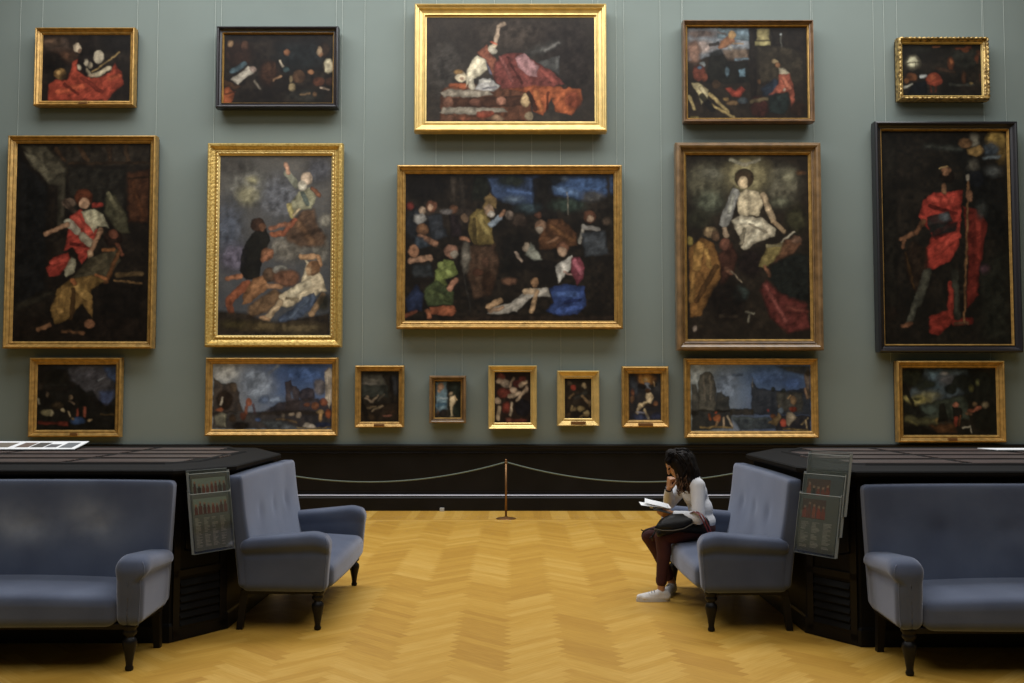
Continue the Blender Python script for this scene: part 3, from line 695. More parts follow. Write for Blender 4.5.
picture('tall bright gilt-framed painting of figures reaching up to the clouds, second row left of centre', (206, 143.5, 343, 347), (218, 156, 331, 335), (190, 130, 2.97),
  grad('#55534f', '#3c434c'), [
  ('e', '#6d6c64', (170, 170, 60, 50), 25), ('e', '#8b8668', (170, 195, 36, 28), 12), ('e', '#a09a74', (180, 150, 16, 10), 8), ('e', '#5c5f66', (260, 200, 60, 60), 30), ('e', '#4d5564', (110, 300, 40, 80), 25), ('e', '#3a3734', (130, 110, 50, 20), 16), ('e', '#43444a', (380, 120, 40, 40), 20),
  ('e', '#5b5668', (130, 380, 40, 40), 20), ('e', '#8a8678', (400, 270, 18, 20), 8), ('e', '#6f6a60', (290, 350, 60, 40), 18), ('e', '#68655c', (385, 350, 30, 50), 14),
  ('p', '#57402f', (275, 300, 300, 270, 330, 240, 365, 235, 380, 290, 405, 320, 400, 345, 330, 350, 285, 330), 6), ('l', '#74543a', (320, 280, 360, 330, 24), 8), ('l', '#3b2c22', (300, 320, 380, 300, 10), 6),
  ('p', '#8e8c6e', (300, 210, 320, 185, 350, 172, 372, 200, 355, 235, 325, 240, 305, 260, 290, 232)), ('l', '#a89a5c', (292, 225, 300, 255, 16)), ('l', '#5f6e68', (330, 190, 345, 220, 14)), ('l', '#7a4a30', (360, 175, 380, 195, 14)), ('l', '#8a8c78', (285, 130, 312, 165, 20)),
  ('l', '#b8876a', (280, 104, 288, 128, 13)), ('e', '#bda58c', (342, 146, 18, 20)), ('e', '#c4bda8', (330, 165, 12, 16)), ('l', '#bca680', (322, 235, 305, 252, 8)),
  ('p', '#15140f', (165, 330, 190, 300, 225, 292, 235, 330, 215, 375, 205, 440, 165, 445, 146, 420, 150, 370)), ('e', '#3a2418', (198, 282, 22, 20)), ('e', '#6a4630', (212, 290, 10, 12)), ('l', '#9a5634', (240, 310, 275, 308, 17)), ('l', '#a4593a', (275, 306, 308, 268, 14)), ('l', '#a4684a', (235, 292, 290, 280, 12)),
  ('e', '#8a5a3c', (228, 370, 18, 20)), ('l', '#9c6444', (215, 385, 240, 360, 16)),
  ('p', '#8c4a2a', (155, 450, 175, 445, 180, 465, 145, 495, 120, 520, 108, 500, 130, 475)), ('l', '#8c4a2c', (112, 505, 125, 540, 16)), ('l', '#a86a44', (108, 440, 150, 434, 13)), ('p', '#8a5e38', (185, 440, 225, 430, 230, 470, 180, 510, 155, 520, 160, 480)),
  ('e', '#55402e', (235, 430, 20, 22)), ('e', '#8c8c84', (268, 415, 22, 14)), ('e', '#6c4630', (285, 440, 40, 26), 5), ('l', '#a87a54', (228, 462, 268, 466, 14)), ('p', '#6d5236', (175, 520, 250, 470, 280, 490, 230, 540, 170, 560), 5),
  ('p', '#bfb090', (265, 490, 330, 450, 345, 395, 330, 365, 360, 400, 395, 435, 405, 475, 370, 490, 320, 510, 290, 525, 265, 520)), ('l', '#d0c4a4', (300, 485, 350, 455, 26)), ('l', '#8d7f64', (285, 500, 320, 500, 8)),
  ('l', '#b88c60', (328, 376, 378, 376, 15)), ('l', '#a87c54', (378, 376, 386, 400, 13)), ('e', '#7a5434', (365, 410, 20, 22)), ('e', '#b8946c', (352, 418, 10, 14)), ('l', '#b8a07c', (268, 510, 232, 556, 19)), ('l', '#b08a64', (212, 556, 236, 560, 12)), ('l', '#b08c64', (395, 490, 362, 545, 17)),
  ('p', '#3d4c63', (330, 500, 365, 480, 378, 505, 355, 535, 310, 570, 262, 572, 262, 555, 300, 535)), ('l', '#5a6c84', (350, 500, 300, 555, 11)),
  ('p', '#2b2218', (82, 535, 160, 540, 250, 572, 415, 540, 418, 610, 82, 610), 5), ('e', '#5a4c30', (210, 580, 60, 14), 8), ('e', '#62553a', (330, 585, 70, 14), 8), ('e', '#40381f', (130, 575, 40, 14), 8), ('e', '#2b2a20', (395, 510, 20, 26), 8) ], 'carved', 71, (213, 341), .10, gain=1.05)

picture('wide gilt-framed crowd painting with blue robe, biggest picture in the middle', (397, 165.5, 622.3, 329), (405.7, 173, 614.6, 320), (380, 150, 3.504),
  '#14110e', [
  ('p', '#2b3f5e', (370, 90, 560, 88, 540, 200, 400, 170), 8), ('p', '#31517c', (590, 95, 820, 90, 820, 150, 700, 175, 600, 150), 8), ('l', '#4f7099', (610, 130, 690, 150, 22), 8), ('l', '#6c7f96', (610, 100, 650, 98, 12), 6), ('l', '#406090', (450, 140, 530, 150, 16), 8), ('e', '#5a6d80', (470, 170, 30, 12), 8),
  ('p', '#1a1d16', (330, 90, 380, 90, 385, 180, 320, 170), 6), ('e', '#23291f', (460, 105, 50, 22), 8), ('e', '#141510', (600, 105, 50, 22), 8), ('p', '#171411', (535, 95, 600, 95, 625, 245, 540, 235), 5), ('e', '#2e3d34', (660, 190, 60, 24), 10), ('e', '#4b4a48', (745, 160, 40, 20), 8), ('l', '#26211a', (800, 95, 812, 300, 18), 6), ('e', '#2a3a40', (520, 200, 40, 20), 10),
  ('p', '#3f362d', (248, 90, 268, 90, 270, 180, 248, 180), 3), ('p', '#2c2620', (276, 90, 300, 90, 300, 210, 280, 210), 4), ('e', '#120f0d', (160, 130, 70, 40), 10), ('l', '#857c6c', (658, 145, 660, 220, 2.5)),
  ('e', '#2e2620', (230, 230, 130, 40), 14), ('e', '#20242a', (130, 260, 40, 60), 10),
  ('e', '#a08870', (150, 208, 13, 15)), ('p', '#8f8e8a', (118, 225, 150, 215, 165, 235, 140, 262, 120, 250), 3), ('e', '#6f4430', (182, 195, 20, 22)), ('e', '#b08c70', (176, 200, 9, 13)), ('p', '#2d3239', (165, 225, 215, 220, 235, 300, 180, 320), 4), ('e', '#5c3c28', (258, 205, 15, 16)), ('e', '#6f6a68', (235, 212, 20, 10), 3), ('p', '#221a1c', (240, 225, 275, 225, 290, 300, 250, 300), 4), ('e', '#7b6048', (298, 236, 13, 15)), ('l', '#a06c4c', (285, 305, 312, 312, 12)), ('e', '#6e241e', (105, 195, 12, 14), 4),
  ('e', '#704c30', (150, 275, 20, 22)), ('l', '#8c6248', (140, 300, 195, 325, 20)), ('p', '#313c46', (120, 300, 150, 300, 180, 330, 130, 345), 4), ('e', '#9c6c4c', (120, 350, 20, 22)), ('l', '#b08466', (110, 385, 175, 372, 20)), ('l', '#b48a6a', (165, 372, 180, 380, 14)), ('p', '#2c3134', (110, 400, 180, 395, 190, 440, 120, 440), 5),
  ('p', '#74622f', (315, 230, 340, 205, 372, 205, 392, 260, 400, 330, 330, 330, 310, 280)), ('l', '#9a8748', (350, 225, 378, 290, 20)), ('l', '#514320', (330, 240, 335, 320, 12)), ('p', '#7a6238', (362, 205, 366, 168, 385, 148, 408, 165, 408, 200, 390, 195)), ('e', '#aa8a6c', (382, 208, 16, 20)), ('e', '#b4aca0', (390, 222, 13, 12)),
  ('l', '#8ea0b0', (388, 258, 420, 235, 20)), ('l', '#b08060', (425, 228, 436, 212, 13)), ('p', '#4a3526', (315, 330, 405, 325, 420, 400, 390, 500, 330, 520, 305, 420), 4), ('e', '#553424', (345, 425, 20, 14)), ('e', '#382417', (380, 460, 24, 40), 6), ('e', '#664634', (370, 390, 14, 18)),
  ('e', '#76665a', (455, 225, 16, 15)), ('e', '#382c24', (490, 245, 30, 24), 6), ('e', '#5a3828', (555, 225, 14, 12)),
  ('e', '#8c6450', (250, 352, 24, 24)), ('e', '#aaa08e', (262, 362, 14, 14)), ('p', '#6b7a3a', (195, 420, 225, 380, 260, 385, 275, 430, 230, 450, 240, 470, 195, 480)), ('l', '#8a9a50', (215, 400, 245, 430, 22)), ('p', '#3f4c2c', (160, 480, 200, 450, 260, 490, 255, 540, 170, 540, 155, 510), 3), ('l', '#4e5c34', (180, 490, 240, 520, 20)), ('l', '#a8745a', (245, 482, 268, 450, 17)), ('l', '#a4603c', (170, 560, 175, 580, 17)), ('p', '#9c5432', (175, 545, 260, 540, 272, 560, 250, 580, 180, 568)), ('l', '#80442c', (95, 575, 125, 560, 16)),
  ('p', '#1c2a48', (90, 520, 130, 470, 155, 500, 150, 560, 100, 560), 4), ('l', '#33302c', (290, 400, 320, 560, 4)), ('e', '#7a7468', (302, 370, 16, 50), 5),
  ('p', '#54341c', (565, 280, 590, 240, 640, 240, 690, 290, 690, 330, 620, 345, 560, 345, 555, 310), 3), ('l', '#6f4826', (600, 265, 670, 310, 18), 4), ('e', '#8a6850', (565, 262, 20, 22)), ('e', '#9c8e7c', (560, 276, 13, 12)), ('l', '#8c6244', (590, 322, 625, 305, 12)),
  ('e', '#9c8c78', (515, 338, 14, 18)), ('p', '#8d9184', (510, 365, 530, 320, 545, 340, 570, 380, 540, 385), 3), ('p', '#14120f', (430, 300, 500, 290, 500, 420, 430, 420), 8), ('l', '#b09a88', (475, 355, 498, 385, 10)), ('e', '#1a1613', (560, 400, 60, 20), 5),
  ('e', '#5c3826', (736, 230, 22, 24)), ('e', '#a88a70', (738, 236, 12, 14)), ('l', '#9a958a', (715, 265, 700, 320, 12)), ('l', '#8e8a84', (720, 268, 765, 275, 14)), ('p', '#3c4248', (705, 285, 790, 280, 800, 360, 720, 370), 5), ('e', '#4a3c30', (795, 245, 15, 16), 4),
  ('e', '#6a4430', (640, 338, 22, 20)), ('e', '#b49478', (638, 352, 16, 18)), ('p', '#c0bdb4', (612, 405, 640, 385, 672, 365, 680, 400, 650, 430, 625, 462, 620, 430)), ('l', '#aa887c', (645, 425, 675, 432, 10)),
  ('p', '#7c3444', (670, 375, 700, 368, 718, 410, 710, 450, 690, 470, 668, 420)), ('l', '#ae5a6c', (680, 385, 705, 425, 18)), ('p', '#223f78', (595, 480, 640, 465, 715, 475, 722, 540, 690, 572, 620, 578, 580, 560, 610, 530)), ('l', '#3c63a8', (620, 500, 690, 500, 20)), ('l', '#2f55a0', (620, 560, 700, 545, 18)), ('l', '#14285a', (650, 530, 700, 520, 12)),
  ('p', '#a8a49a', (375, 570, 400, 545, 460, 530, 520, 480, 590, 478, 600, 510, 530, 510, 480, 560, 420, 572)), ('l', '#c9c4b8', (430, 560, 510, 515, 18)), ('l', '#b8946c', (380, 545, 425, 522, 18)), ('l', '#b49070', (385, 560, 430, 548, 15)), ('l', '#c0a480', (510, 490, 545, 490, 20)), ('e', '#9a7450', (542, 460, 14, 17)), ('l', '#b8966e', (552, 490, 530, 560, 15)), ('e', '#6e4c38', (455, 455, 26, 14), 4),
  ('p', '#2a2018', (300, 575, 600, 570, 820, 575, 820, 596, 90, 596), 5) ], 'goldrim', 83, (404, 617), .10, gain=0.85)

picture('tall brown-framed painting of a pale-draped figure in clouds, second row right of centre', (675, 143, 822.3, 350.5), (687.6, 153.6, 811.5, 337), (660, 130, 2.97),
  '#1e1913', [
  ('e', '#4c4937', (150, 150, 70, 60), 25), ('e', '#6c6a58', (160, 125, 30, 18), 12), ('e', '#505544', (150, 210, 40, 34), 16), ('e', '#5e5a48', (370, 160, 50, 60), 22), ('e', '#7a765c', (390, 140, 20, 26), 12), ('e', '#63644f', (365, 210, 26, 14), 8), ('e', '#8a8058', (265, 130, 60, 50), 26), ('e', '#2a2a1e', (120, 260, 40, 30), 14), ('e', '#33321f', (410, 260, 30, 40), 14), ('e', '#7c5430', (425, 124, 12, 6), 4),
  ('l', '#8a8670', (215, 85, 255, 100, 10)), ('l', '#938d76', (262, 100, 302, 84, 10)), ('e', '#a39a7e', (258, 100, 12, 7)),
  ('e', '#2c1c10', (256, 140, 30, 28)), ('e', '#c0a880', (252, 153, 15, 19)), ('p', '#c4b490', (240, 185, 262, 172, 300, 178, 312, 215, 300, 250, 240, 250, 235, 215)), ('l', '#8a8a84', (228, 185, 196, 270, 30)), ('l', '#a8a89a', (222, 190, 210, 240, 14)), ('l', '#b49c78', (312, 190, 340, 260, 18)), ('l', '#a88c68', (340, 265, 372, 296, 12)), ('l', '#a89074', (196, 290, 200, 310, 14)),
  ('p', '#b4aa90', (215, 265, 245, 248, 310, 258, 350, 290, 345, 310, 290, 330, 262, 352, 245, 345, 240, 310)), ('l', '#d0c8ac', (235, 265, 300, 275, 18)), ('l', '#d0c8ac', (300, 290, 260, 340, 15)), ('l', '#7a725e', (255, 290, 245, 335, 12)), ('l', '#8a806a', (270, 275, 320, 300, 8)),
  ('e', '#7a6446', (152, 298, 22, 18)), ('e', '#b09468', (150, 290, 12, 8)), ('e', '#5c4430', (168, 310, 12, 14)),
  ('p', '#7c5420', (88, 345, 125, 315, 160, 330, 180, 370, 185, 430, 150, 490, 120, 545, 90, 550)), ('l', '#a87c34', (120, 340, 110, 400, 28)), ('l', '#b08438', (140, 350, 150, 400, 14)), ('l', '#4e3416', (170, 400, 110, 500, 16)), ('l', '#9a7030', (100, 420, 95, 500, 14)), ('e', '#8c7a34', (92, 325, 8, 14)),
  ('p', '#3e2218', (175, 365, 215, 330, 235, 370, 220, 420, 170, 480, 150, 520, 185, 430), 4), ('e', '#6a4030', (195, 335, 16, 18)), ('l', '#8a5c44', (200, 408, 216, 420, 12)), ('l', '#a09078', (215, 415, 245, 445, 5)),
  ('e', '#3c4c48', (240, 480, 24, 24), 6), ('e', '#1e1614', (270, 390, 40, 40), 10), ('l', '#84806e', (255, 532, 280, 536, 5)), ('l', '#84806e', (266, 540, 264, 562, 5)), ('l', '#6c5c48', (178, 545, 228, 545, 8)), ('e', '#16110d', (200, 500, 60, 60), 16),
  ('p', '#7a6c3a', (295, 400, 320, 345, 370, 325, 385, 345, 350, 380, 310, 405)), ('l', '#9c9068', (325, 340, 365, 335, 11)), ('l', '#b4ac94', (366, 328, 405, 298, 6)), ('p', '#5a3a26', (375, 320, 420, 312, 425, 335, 395, 365, 340, 390), 3), ('e', '#84604a', (410, 322, 16, 12)), ('l', '#8a5a3c', (315, 400, 330, 425, 12)),
  ('p', '#171b18', (330, 400, 400, 360, 445, 370, 447, 500, 370, 500, 330, 440), 6), ('p', '#5c2420', (300, 470, 320, 440, 360, 480, 440, 510, 445, 580, 380, 595, 330, 550), 5), ('l', '#85403a', (315, 455, 375, 560, 14), 4), ('l', '#7a3a30', (380, 520, 440, 530, 10), 4),
  ('e', '#a8988a', (103, 582, 5, 8)) ], 'pale_brown', 97, (683, 814.5), .12, gain=0.95)

picture('tall black-framed painting of a red-robed standing figure with a staff, far right', (873.5, 122, 1020, 352.5), (885, 130, 1012, 342.4), (860, 110, 2.732),
  '#15130f', [
  ('p', '#1e1b15', (70, 58, 110, 58, 105, 550, 70, 550), 6), ('p', '#2a2119', (70, 530, 102, 530, 104, 572, 70, 575), 3), ('p', '#23241c', (330, 420, 410, 380, 415, 630, 330, 620), 22), ('p', '#121210', (250, 60, 410, 200, 410, 380, 340, 300), 12),
  ('e', '#a08034', (385, 80, 28, 26), 6), ('e', '#6e5624', (400, 110, 16, 30), 8), ('l', '#33352f', (190, 96, 290, 104, 14), 5), ('e', '#6e6858', (325, 80, 14, 20), 4), ('e', '#6a4a2a', (300, 88, 20, 14)), ('p', '#8a6a34', (305, 105, 340, 92, 352, 112, 330, 125, 305, 118)), ('e', '#38424a', (370, 105, 22, 20), 6), ('l', '#5a6468', (350, 130, 395, 125, 8), 3), ('e', '#4a463c', (320, 150, 16, 20), 6), ('e', '#494c4a', (375, 165, 22, 14), 8), ('e', '#14161a', (325, 185, 28, 24), 6),
  ('p', '#a82818', (180, 245, 210, 225, 245, 222, 290, 215, 285, 270, 275, 370, 250, 410, 200, 432, 178, 430, 185, 380, 205, 340, 168, 290)), ('l', '#c83a26', (200, 240, 260, 245, 18)), ('l', '#c03422', (220, 380, 270, 340, 24)), ('l', '#5c120c', (200, 260, 270, 280, 10)), ('l', '#651610', (215, 345, 265, 320, 12)),
  ('p', '#6c1a10', (290, 260, 340, 270, 355, 310, 330, 440, 325, 500, 290, 540, 300, 420)), ('l', '#8c2416', (330, 280, 330, 400, 18), 4), ('p', '#8e2214', (190, 560, 240, 540, 245, 470, 260, 480, 258, 570, 215, 610, 190, 600)), ('l', '#a02a1a', (250, 470, 248, 560, 14)), ('l', '#7a1c12', (260, 575, 300, 570, 20)),
  ('p', '#262a28', (190, 290, 250, 275, 262, 300, 215, 325, 195, 335)), ('e', '#5a6266', (238, 290, 14, 12), 4), ('p', '#1c201e', (195, 310, 275, 300, 270, 330, 205, 345), 4),
  ('e', '#1a120c', (248, 180, 22, 18)), ('e', '#8c6040', (246, 164, 14, 13)), ('l', '#a08450', (228, 158, 248, 152, 4)), ('l', '#7c5638', (238, 205, 240, 222, 14)), ('l', '#6c442a', (182, 300, 160, 330, 14)), ('l', '#8a5c3c', (150, 335, 118, 350, 10)), ('l', '#8a5c3c', (128, 350, 122, 372, 8)),
  ('p', '#2a1e14', (120, 390, 150, 350, 190, 380, 190, 480, 160, 500, 135, 460), 4), ('l', '#4c3418', (128, 385, 150, 480, 6)), ('l', '#4c4c40', (188, 440, 160, 520, 24)), ('l', '#55564a', (158, 510, 135, 575, 16)), ('l', '#8a5a3c', (118, 584, 138, 578, 12)), ('l', '#3a3a30', (262, 440, 268, 560, 18)), ('l', '#6a4630', (262, 578, 295, 576, 10)),
  ('l', '#8a6038', (306, 190, 285, 575, 6)), ('e', '#9c6a48', (308, 232, 10, 16)), ('e', '#a09684', (304, 182, 6, 8)), ('e', '#3a3c38', (340, 270, 16, 24), 6), ('e', '#4a3038', (345, 430, 12, 14), 6) ], 'black', 101, (875.5, 1007), .11)

picture('small dusky landscape in an orange-gilt frame, bottom row far left', (28.9, 358.3, 123, 436.5), (36.3, 365, 115, 430), (0, 345, 5.12),
  '#100e0d', [
  ('p', '#3c3c42', (330, 108, 588, 105, 588, 310, 480, 290, 400, 220, 350, 180), 8), ('p', '#34486a', (520, 115, 590, 110, 588, 190, 540, 170), 8), ('p', '#35456a', (500, 240, 580, 230, 570, 305, 510, 300), 10), ('e', '#50505a', (450, 150, 60, 24), 14), ('l', '#6a7078', (500, 180, 520, 170, 5)), ('e', '#22242a', (300, 120, 60, 16), 12), ('e', '#16140f', (280, 170, 70, 50), 14),
  ('p', '#12110f', (330, 230, 400, 205, 430, 240, 470, 230, 500, 280, 540, 320, 590, 250, 590, 430, 190, 430, 190, 230), 6), ('l', '#24231f', (230, 210, 330, 205, 14), 8),
  ('e', '#8c8468', (256, 345, 16, 16)), ('e', '#6a6448', (235, 345, 26, 18), 4), ('e', '#a09474', (318, 332, 11, 11)), ('l', '#8c7c60', (345, 340, 355, 365, 10)), ('l', '#7a7460', (192, 278, 196, 300, 10)), ('e', '#5a4a38', (236, 255, 8, 14)), ('e', '#6c5a44', (356, 270, 10, 12)), ('l', '#5a4c3c', (350, 290, 372, 300, 8)),
  ('l', '#5c1e14', (200, 395, 340, 400, 18), 4), ('e', '#7a2a1c', (330, 402, 16, 8)), ('e', '#1f3a60', (395, 385, 34, 18), 4), ('l', '#7a3424', (395, 330, 398, 360, 14)), ('l', '#8c4430', (430, 320, 432, 360, 14)), ('e', '#8a7450', (372, 375, 9, 6)), ('e', '#9a8460', (455, 382, 10, 6)), ('l', '#4a3a20', (515, 350, 580, 356, 8), 3), ('e', '#3c3020', (290, 310, 30, 20), 6) ], 'goldrim', 113, (), .07, plate=.10, gain=1.15)

def ruins(o, s, flip):
    pass
picture('gilt-framed wide ruin landscape with blue sky, bottom row above the left sofas', (205.4, 358.3, 338.4, 435.3), (210.9, 365.3, 332, 429), (190, 345, 6.02),
  grad('#2f4f80', '#455a78', horiz='#7c8488'), [
  ('e', '#8a8e8e', (200, 170, 90, 60), 40), ('e', '#6d7c90', (400, 240, 100, 90), 40), ('e', '#2c4c7e', (680, 180, 120, 60), 40), ('l', '#7c8a9c', (470, 180, 520, 130, 14), 8), ('e', '#607490', (500, 330, 60, 20), 12), ('e', '#4a5f80', (440, 330, 30, 24), 8),
  ('p', '#33281f', (128, 195, 180, 235, 260, 230, 290, 290, 290, 340, 320, 400, 128, 420), 5), ('e', '#4c4034', (255, 260, 24, 30), 6), ('e', '#231a14', (200, 330, 50, 60), 8),
  ('p', '#3c3436', (570, 225, 600, 220, 605, 250, 640, 250, 655, 290, 655, 400, 570, 400), 3), ('p', '#4e5f7c', (602, 285, 614, 280, 616, 320, 604, 320)), ('e', '#332c30', (700, 300, 50, 42), 4), ('p', '#2e282a', (540, 340, 750, 320, 850, 350, 850, 420, 400, 420), 6), ('e', '#5a5658', (775, 255, 36, 50), 8),
  ('p', '#9a9284', (808, 170, 840, 145, 856, 160, 856, 320, 835, 380, 806, 320), 3), ('l', '#6a5c50', (812, 165, 835, 145, 7)), ('l', '#7d766c', (830, 200, 832, 330, 5)),
  ('p', '#2b2623', (128, 400, 400, 400, 560, 390, 856, 400, 856, 500, 128, 500), 6), ('p', '#3c444a', (420, 450, 560, 450, 640, 500, 480, 500), 10), ('e', '#56606a', (590, 490, 40, 12), 6),
  ('e', '#84462c', (348, 345, 20, 22)), ('l', '#74402c', (318, 440, 335, 370, 20)), ('l', '#55424a', (375, 360, 385, 410, 14)), ('e', '#66382a', (315, 425, 18, 24)), ('l', '#a8a090', (188, 315, 175, 360, 10)), ('e', '#94502c', (170, 388, 20, 10)), ('p', '#5c5c50', (135, 430, 180, 400, 215, 410, 210, 490, 150, 480), 3), ('l', '#80806c', (200, 420, 205, 480, 8)), ('e', '#3e3024', (250, 440, 24, 24), 5), ('e', '#181310', (300, 480, 50, 24), 6),
  ('e', '#2c4670', (405, 445, 18, 12)), ('e', '#6a6258', (555, 425, 12, 18)), ('e', '#85796a', (605, 415, 20, 12)), ('e', '#94887a', (650, 420, 16, 16)), ('e', '#7a4a30', (750, 365, 22, 22)), ('e', '#6e3c28', (800, 345, 24, 22)), ('e', '#5c3626', (700, 360, 20, 14)), ('l', '#a88450', (785, 400, 780, 440, 24)), ('e', '#a08458', (780, 400, 22, 12)), ('e', '#82401f', (830, 410, 18, 26)),
  ('p', '#a09a90', (672, 485, 690, 460, 740, 470, 760, 490, 700, 495)), ('e', '#1e2a48', (800, 475, 50, 18), 4), ('l', '#6a5c40', (640, 494, 850, 492, 8)), ('l', '#5c4c36', (520, 440, 640, 460, 12), 4) ], 'goldrim', 127, (), .07, group=None, gain=1.35)

S = (340, 350, 5.689); S2 = (510, 350, 5.689)
picture('small gilt-framed stormy landscape with bare trees, leftmost of the five small pictures', (355.2, 366.2, 404.3, 427), (360.4, 372, 399, 421.6), S,
  '#15130f', [
  ('p', '#3e3e38', (118, 140, 240, 140, 260, 210, 118, 220), 8), ('e', '#67645a', (190, 170, 50, 14), 8), ('e', '#77726a', (160, 195, 40, 8), 6), ('p', '#2a2e2a', (118, 200, 270, 210, 270, 270, 118, 270), 6), ('p', '#2b2e33', (290, 150, 335, 150, 335, 260, 300, 260), 8),
  ('l', '#15110d', (285, 150, 300, 330, 14)), ('l', '#15110d', (240, 150, 280, 200, 6)), ('l', '#15110d', (322, 150, 326, 300, 6)), ('l', '#7a6c58', (175, 295, 215, 262, 12)), ('l', '#5c5548', (215, 290, 245, 255, 10)), ('l', '#8c7c68', (145, 275, 180, 295, 12)), ('e', '#8a7660', (155, 265, 8, 8)),
  ('p', '#221a12', (118, 310, 335, 300, 335, 408, 118, 408), 5), ('l', '#7c6c54', (180, 345, 240, 318, 10)), ('l', '#6a5a42', (150, 330, 200, 322, 10)), ('e', '#4a3424', (290, 350, 30, 12), 4), ('l', '#7a4c3c', (245, 370, 290, 368, 12), 3), ('l', '#14100c', (118, 290, 160, 400, 24)), ('e', '#332618', (180, 380, 24, 14), 4) ], 'goldrim', 131, (362, 402), .07, plate=.14, gain=1.1)
picture('smallest picture, dark reddish frame with a pale nude against blue, second of the five small', (429.6, 376.4, 466, 422.8), (434, 381.7, 461.2, 416.8), S,
  '#191a17', [
  ('p', '#5c7c8c', (540, 190, 605, 185, 610, 330, 540, 350), 5), ('l', '#8ca4b0', (555, 270, 605, 272, 14), 4), ('l', '#3f6a84', (545, 310, 600, 305, 18), 4), ('e', '#a07c60', (570, 210, 22, 20)), ('e', '#b8906c', (560, 230, 10, 10)), ('p', '#1e261e', (620, 185, 690, 185, 690, 380, 615, 380), 4), ('e', '#222a26', (650, 210, 30, 24), 6),
  ('e', '#c4ac88', (628, 248, 9, 10)), ('p', '#cbb892', (625, 262, 650, 262, 656, 290, 645, 320, 636, 370, 626, 370, 628, 320, 622, 290)), ('l', '#b8a078', (650, 262, 660, 280, 7)), ('e', '#24201e', (580, 350, 24, 20), 4), ('e', '#5a4434', (552, 345, 8, 14)), ('l', '#40382c', (550, 372, 690, 376, 10)) ], 'pale_brown', 137, (435, 462), .07, gain=1.1)
picture('gilt-framed picture of a tangle of pale bodies, middle of the five small pictures', (488.6, 366.3, 536.7, 428.6), (493.4, 374.2, 531.4, 422.4), S,
  '#1d1310', [
  ('e', '#5c2a20', (910, 165, 24, 24), 4), ('e', '#8c7c6c', (935, 200, 30, 24), 4), ('e', '#b8a088', (900, 190, 22, 14)), ('l', '#a08870', (985, 170, 965, 215, 18)), ('e', '#5a2420', (1010, 200, 30, 20), 4), ('e', '#c4aa90', (985, 235, 26, 14)), ('e', '#6c2a20', (930, 250, 40, 26), 5), ('e', '#bda388', (890, 290, 18, 18)), ('l', '#c8b090', (900, 330, 890, 385, 20)), ('e', '#7c2c20', (940, 330, 26, 30), 5), ('l', '#c8b094', (960, 270, 1020, 250, 24)), ('l', '#c8b498', (975, 310, 965, 365, 16)),
  ('l', '#bca488', (1025, 210, 1060, 190, 20)), ('e', '#6a2c24', (1040, 175, 20, 16)), ('l', '#bca488', (1010, 290, 1050, 240, 20)), ('e', '#14131a', (1040, 330, 46, 46), 4), ('l', '#6c3024', (950, 395, 1060, 398, 18)), ('e', '#8c5040', (960, 390, 20, 10)), ('e', '#9a8470', (1060, 230, 10, 20)) ], 'gold', 139, (494, 532), .09, gain=0.95)
picture('gilt-framed dark picture with a red spot, fourth of the five small pictures', (557.2, 371.4, 599.2, 425.6), (564, 379, 592, 417), S2,
  '#17120d', [
  ('e', '#9a3020', (358, 212, 16, 16)), ('e', '#7c6c50', (420, 205, 16, 16)), ('e', '#4a3c2c', (335, 190, 16, 14)), ('l', '#7c6240', (335, 265, 360, 250, 14)), ('l', '#30302c', (370, 270, 430, 240, 24), 6), ('l', '#806848', (410, 260, 440, 290, 16)), ('e', '#6a5a3c', (355, 330, 20, 14)), ('l', '#8c7850', (340, 335, 350, 310, 10)), ('e', '#75643e', (400, 325, 22, 14)), ('e', '#8a7850', (435, 350, 18, 12)), ('l', '#6c5834', (400, 370, 440, 360, 12)), ('e', '#4a3a24', (330, 360, 16, 12)), ('e', '#5a4a30', (455, 300, 12, 20)) ], 'gold', 149, (561, 594), .08, plate=.20, gain=1.1)
picture('gilt-framed picture of a glowing figure above a nude one, rightmost of the five small pictures', (621.6, 367, 668.6, 427), (627.5, 375, 662, 419), S2,
  '#1e1f24', [
  ('e', '#8a5c20', (765, 170, 60, 36), 14), ('e', '#b08434', (772, 172, 24, 18), 8), ('p', '#2b3038', (675, 150, 720, 150, 730, 260, 675, 260), 8), ('e', '#323438', (845, 210, 24, 40), 10), ('e', '#a88c64', (775, 175, 11, 11)), ('p', '#6a7280', (762, 190, 792, 190, 800, 228, 765, 228), 3), ('l', '#1a181a', (730, 205, 765, 215, 20)), ('l', '#22201e', (795, 210, 830, 200, 18)), ('l', '#a0845c', (815, 185, 822, 205, 8)),
  ('e', '#6c4028', (688, 245, 12, 18), 4), ('p', '#c4b08a', (765, 270, 775, 240, 800, 240, 818, 270, 800, 300, 775, 300)), ('e', '#5a3c24', (782, 232, 16, 12)), ('l', '#bca880', (770, 300, 735, 310, 18)), ('l', '#c4b08c', (735, 315, 715, 350, 12)), ('l', '#bca880', (760, 335, 785, 375, 16)), ('e', '#26201f', (790, 310, 36, 12), 4), ('e', '#9a6844', (828, 300, 14, 12)),
  ('e', '#303a58', (740, 375, 50, 20), 8), ('e', '#2c3450', (830, 370, 30, 20), 8), ('e', '#6a4c34', (685, 280, 14, 20), 5), ('l', '#8a8ca0', (715, 345, 760, 350, 8), 3) ], 'goldrim', 151, (626, 663), .08, plate=.20, gain=1.1)

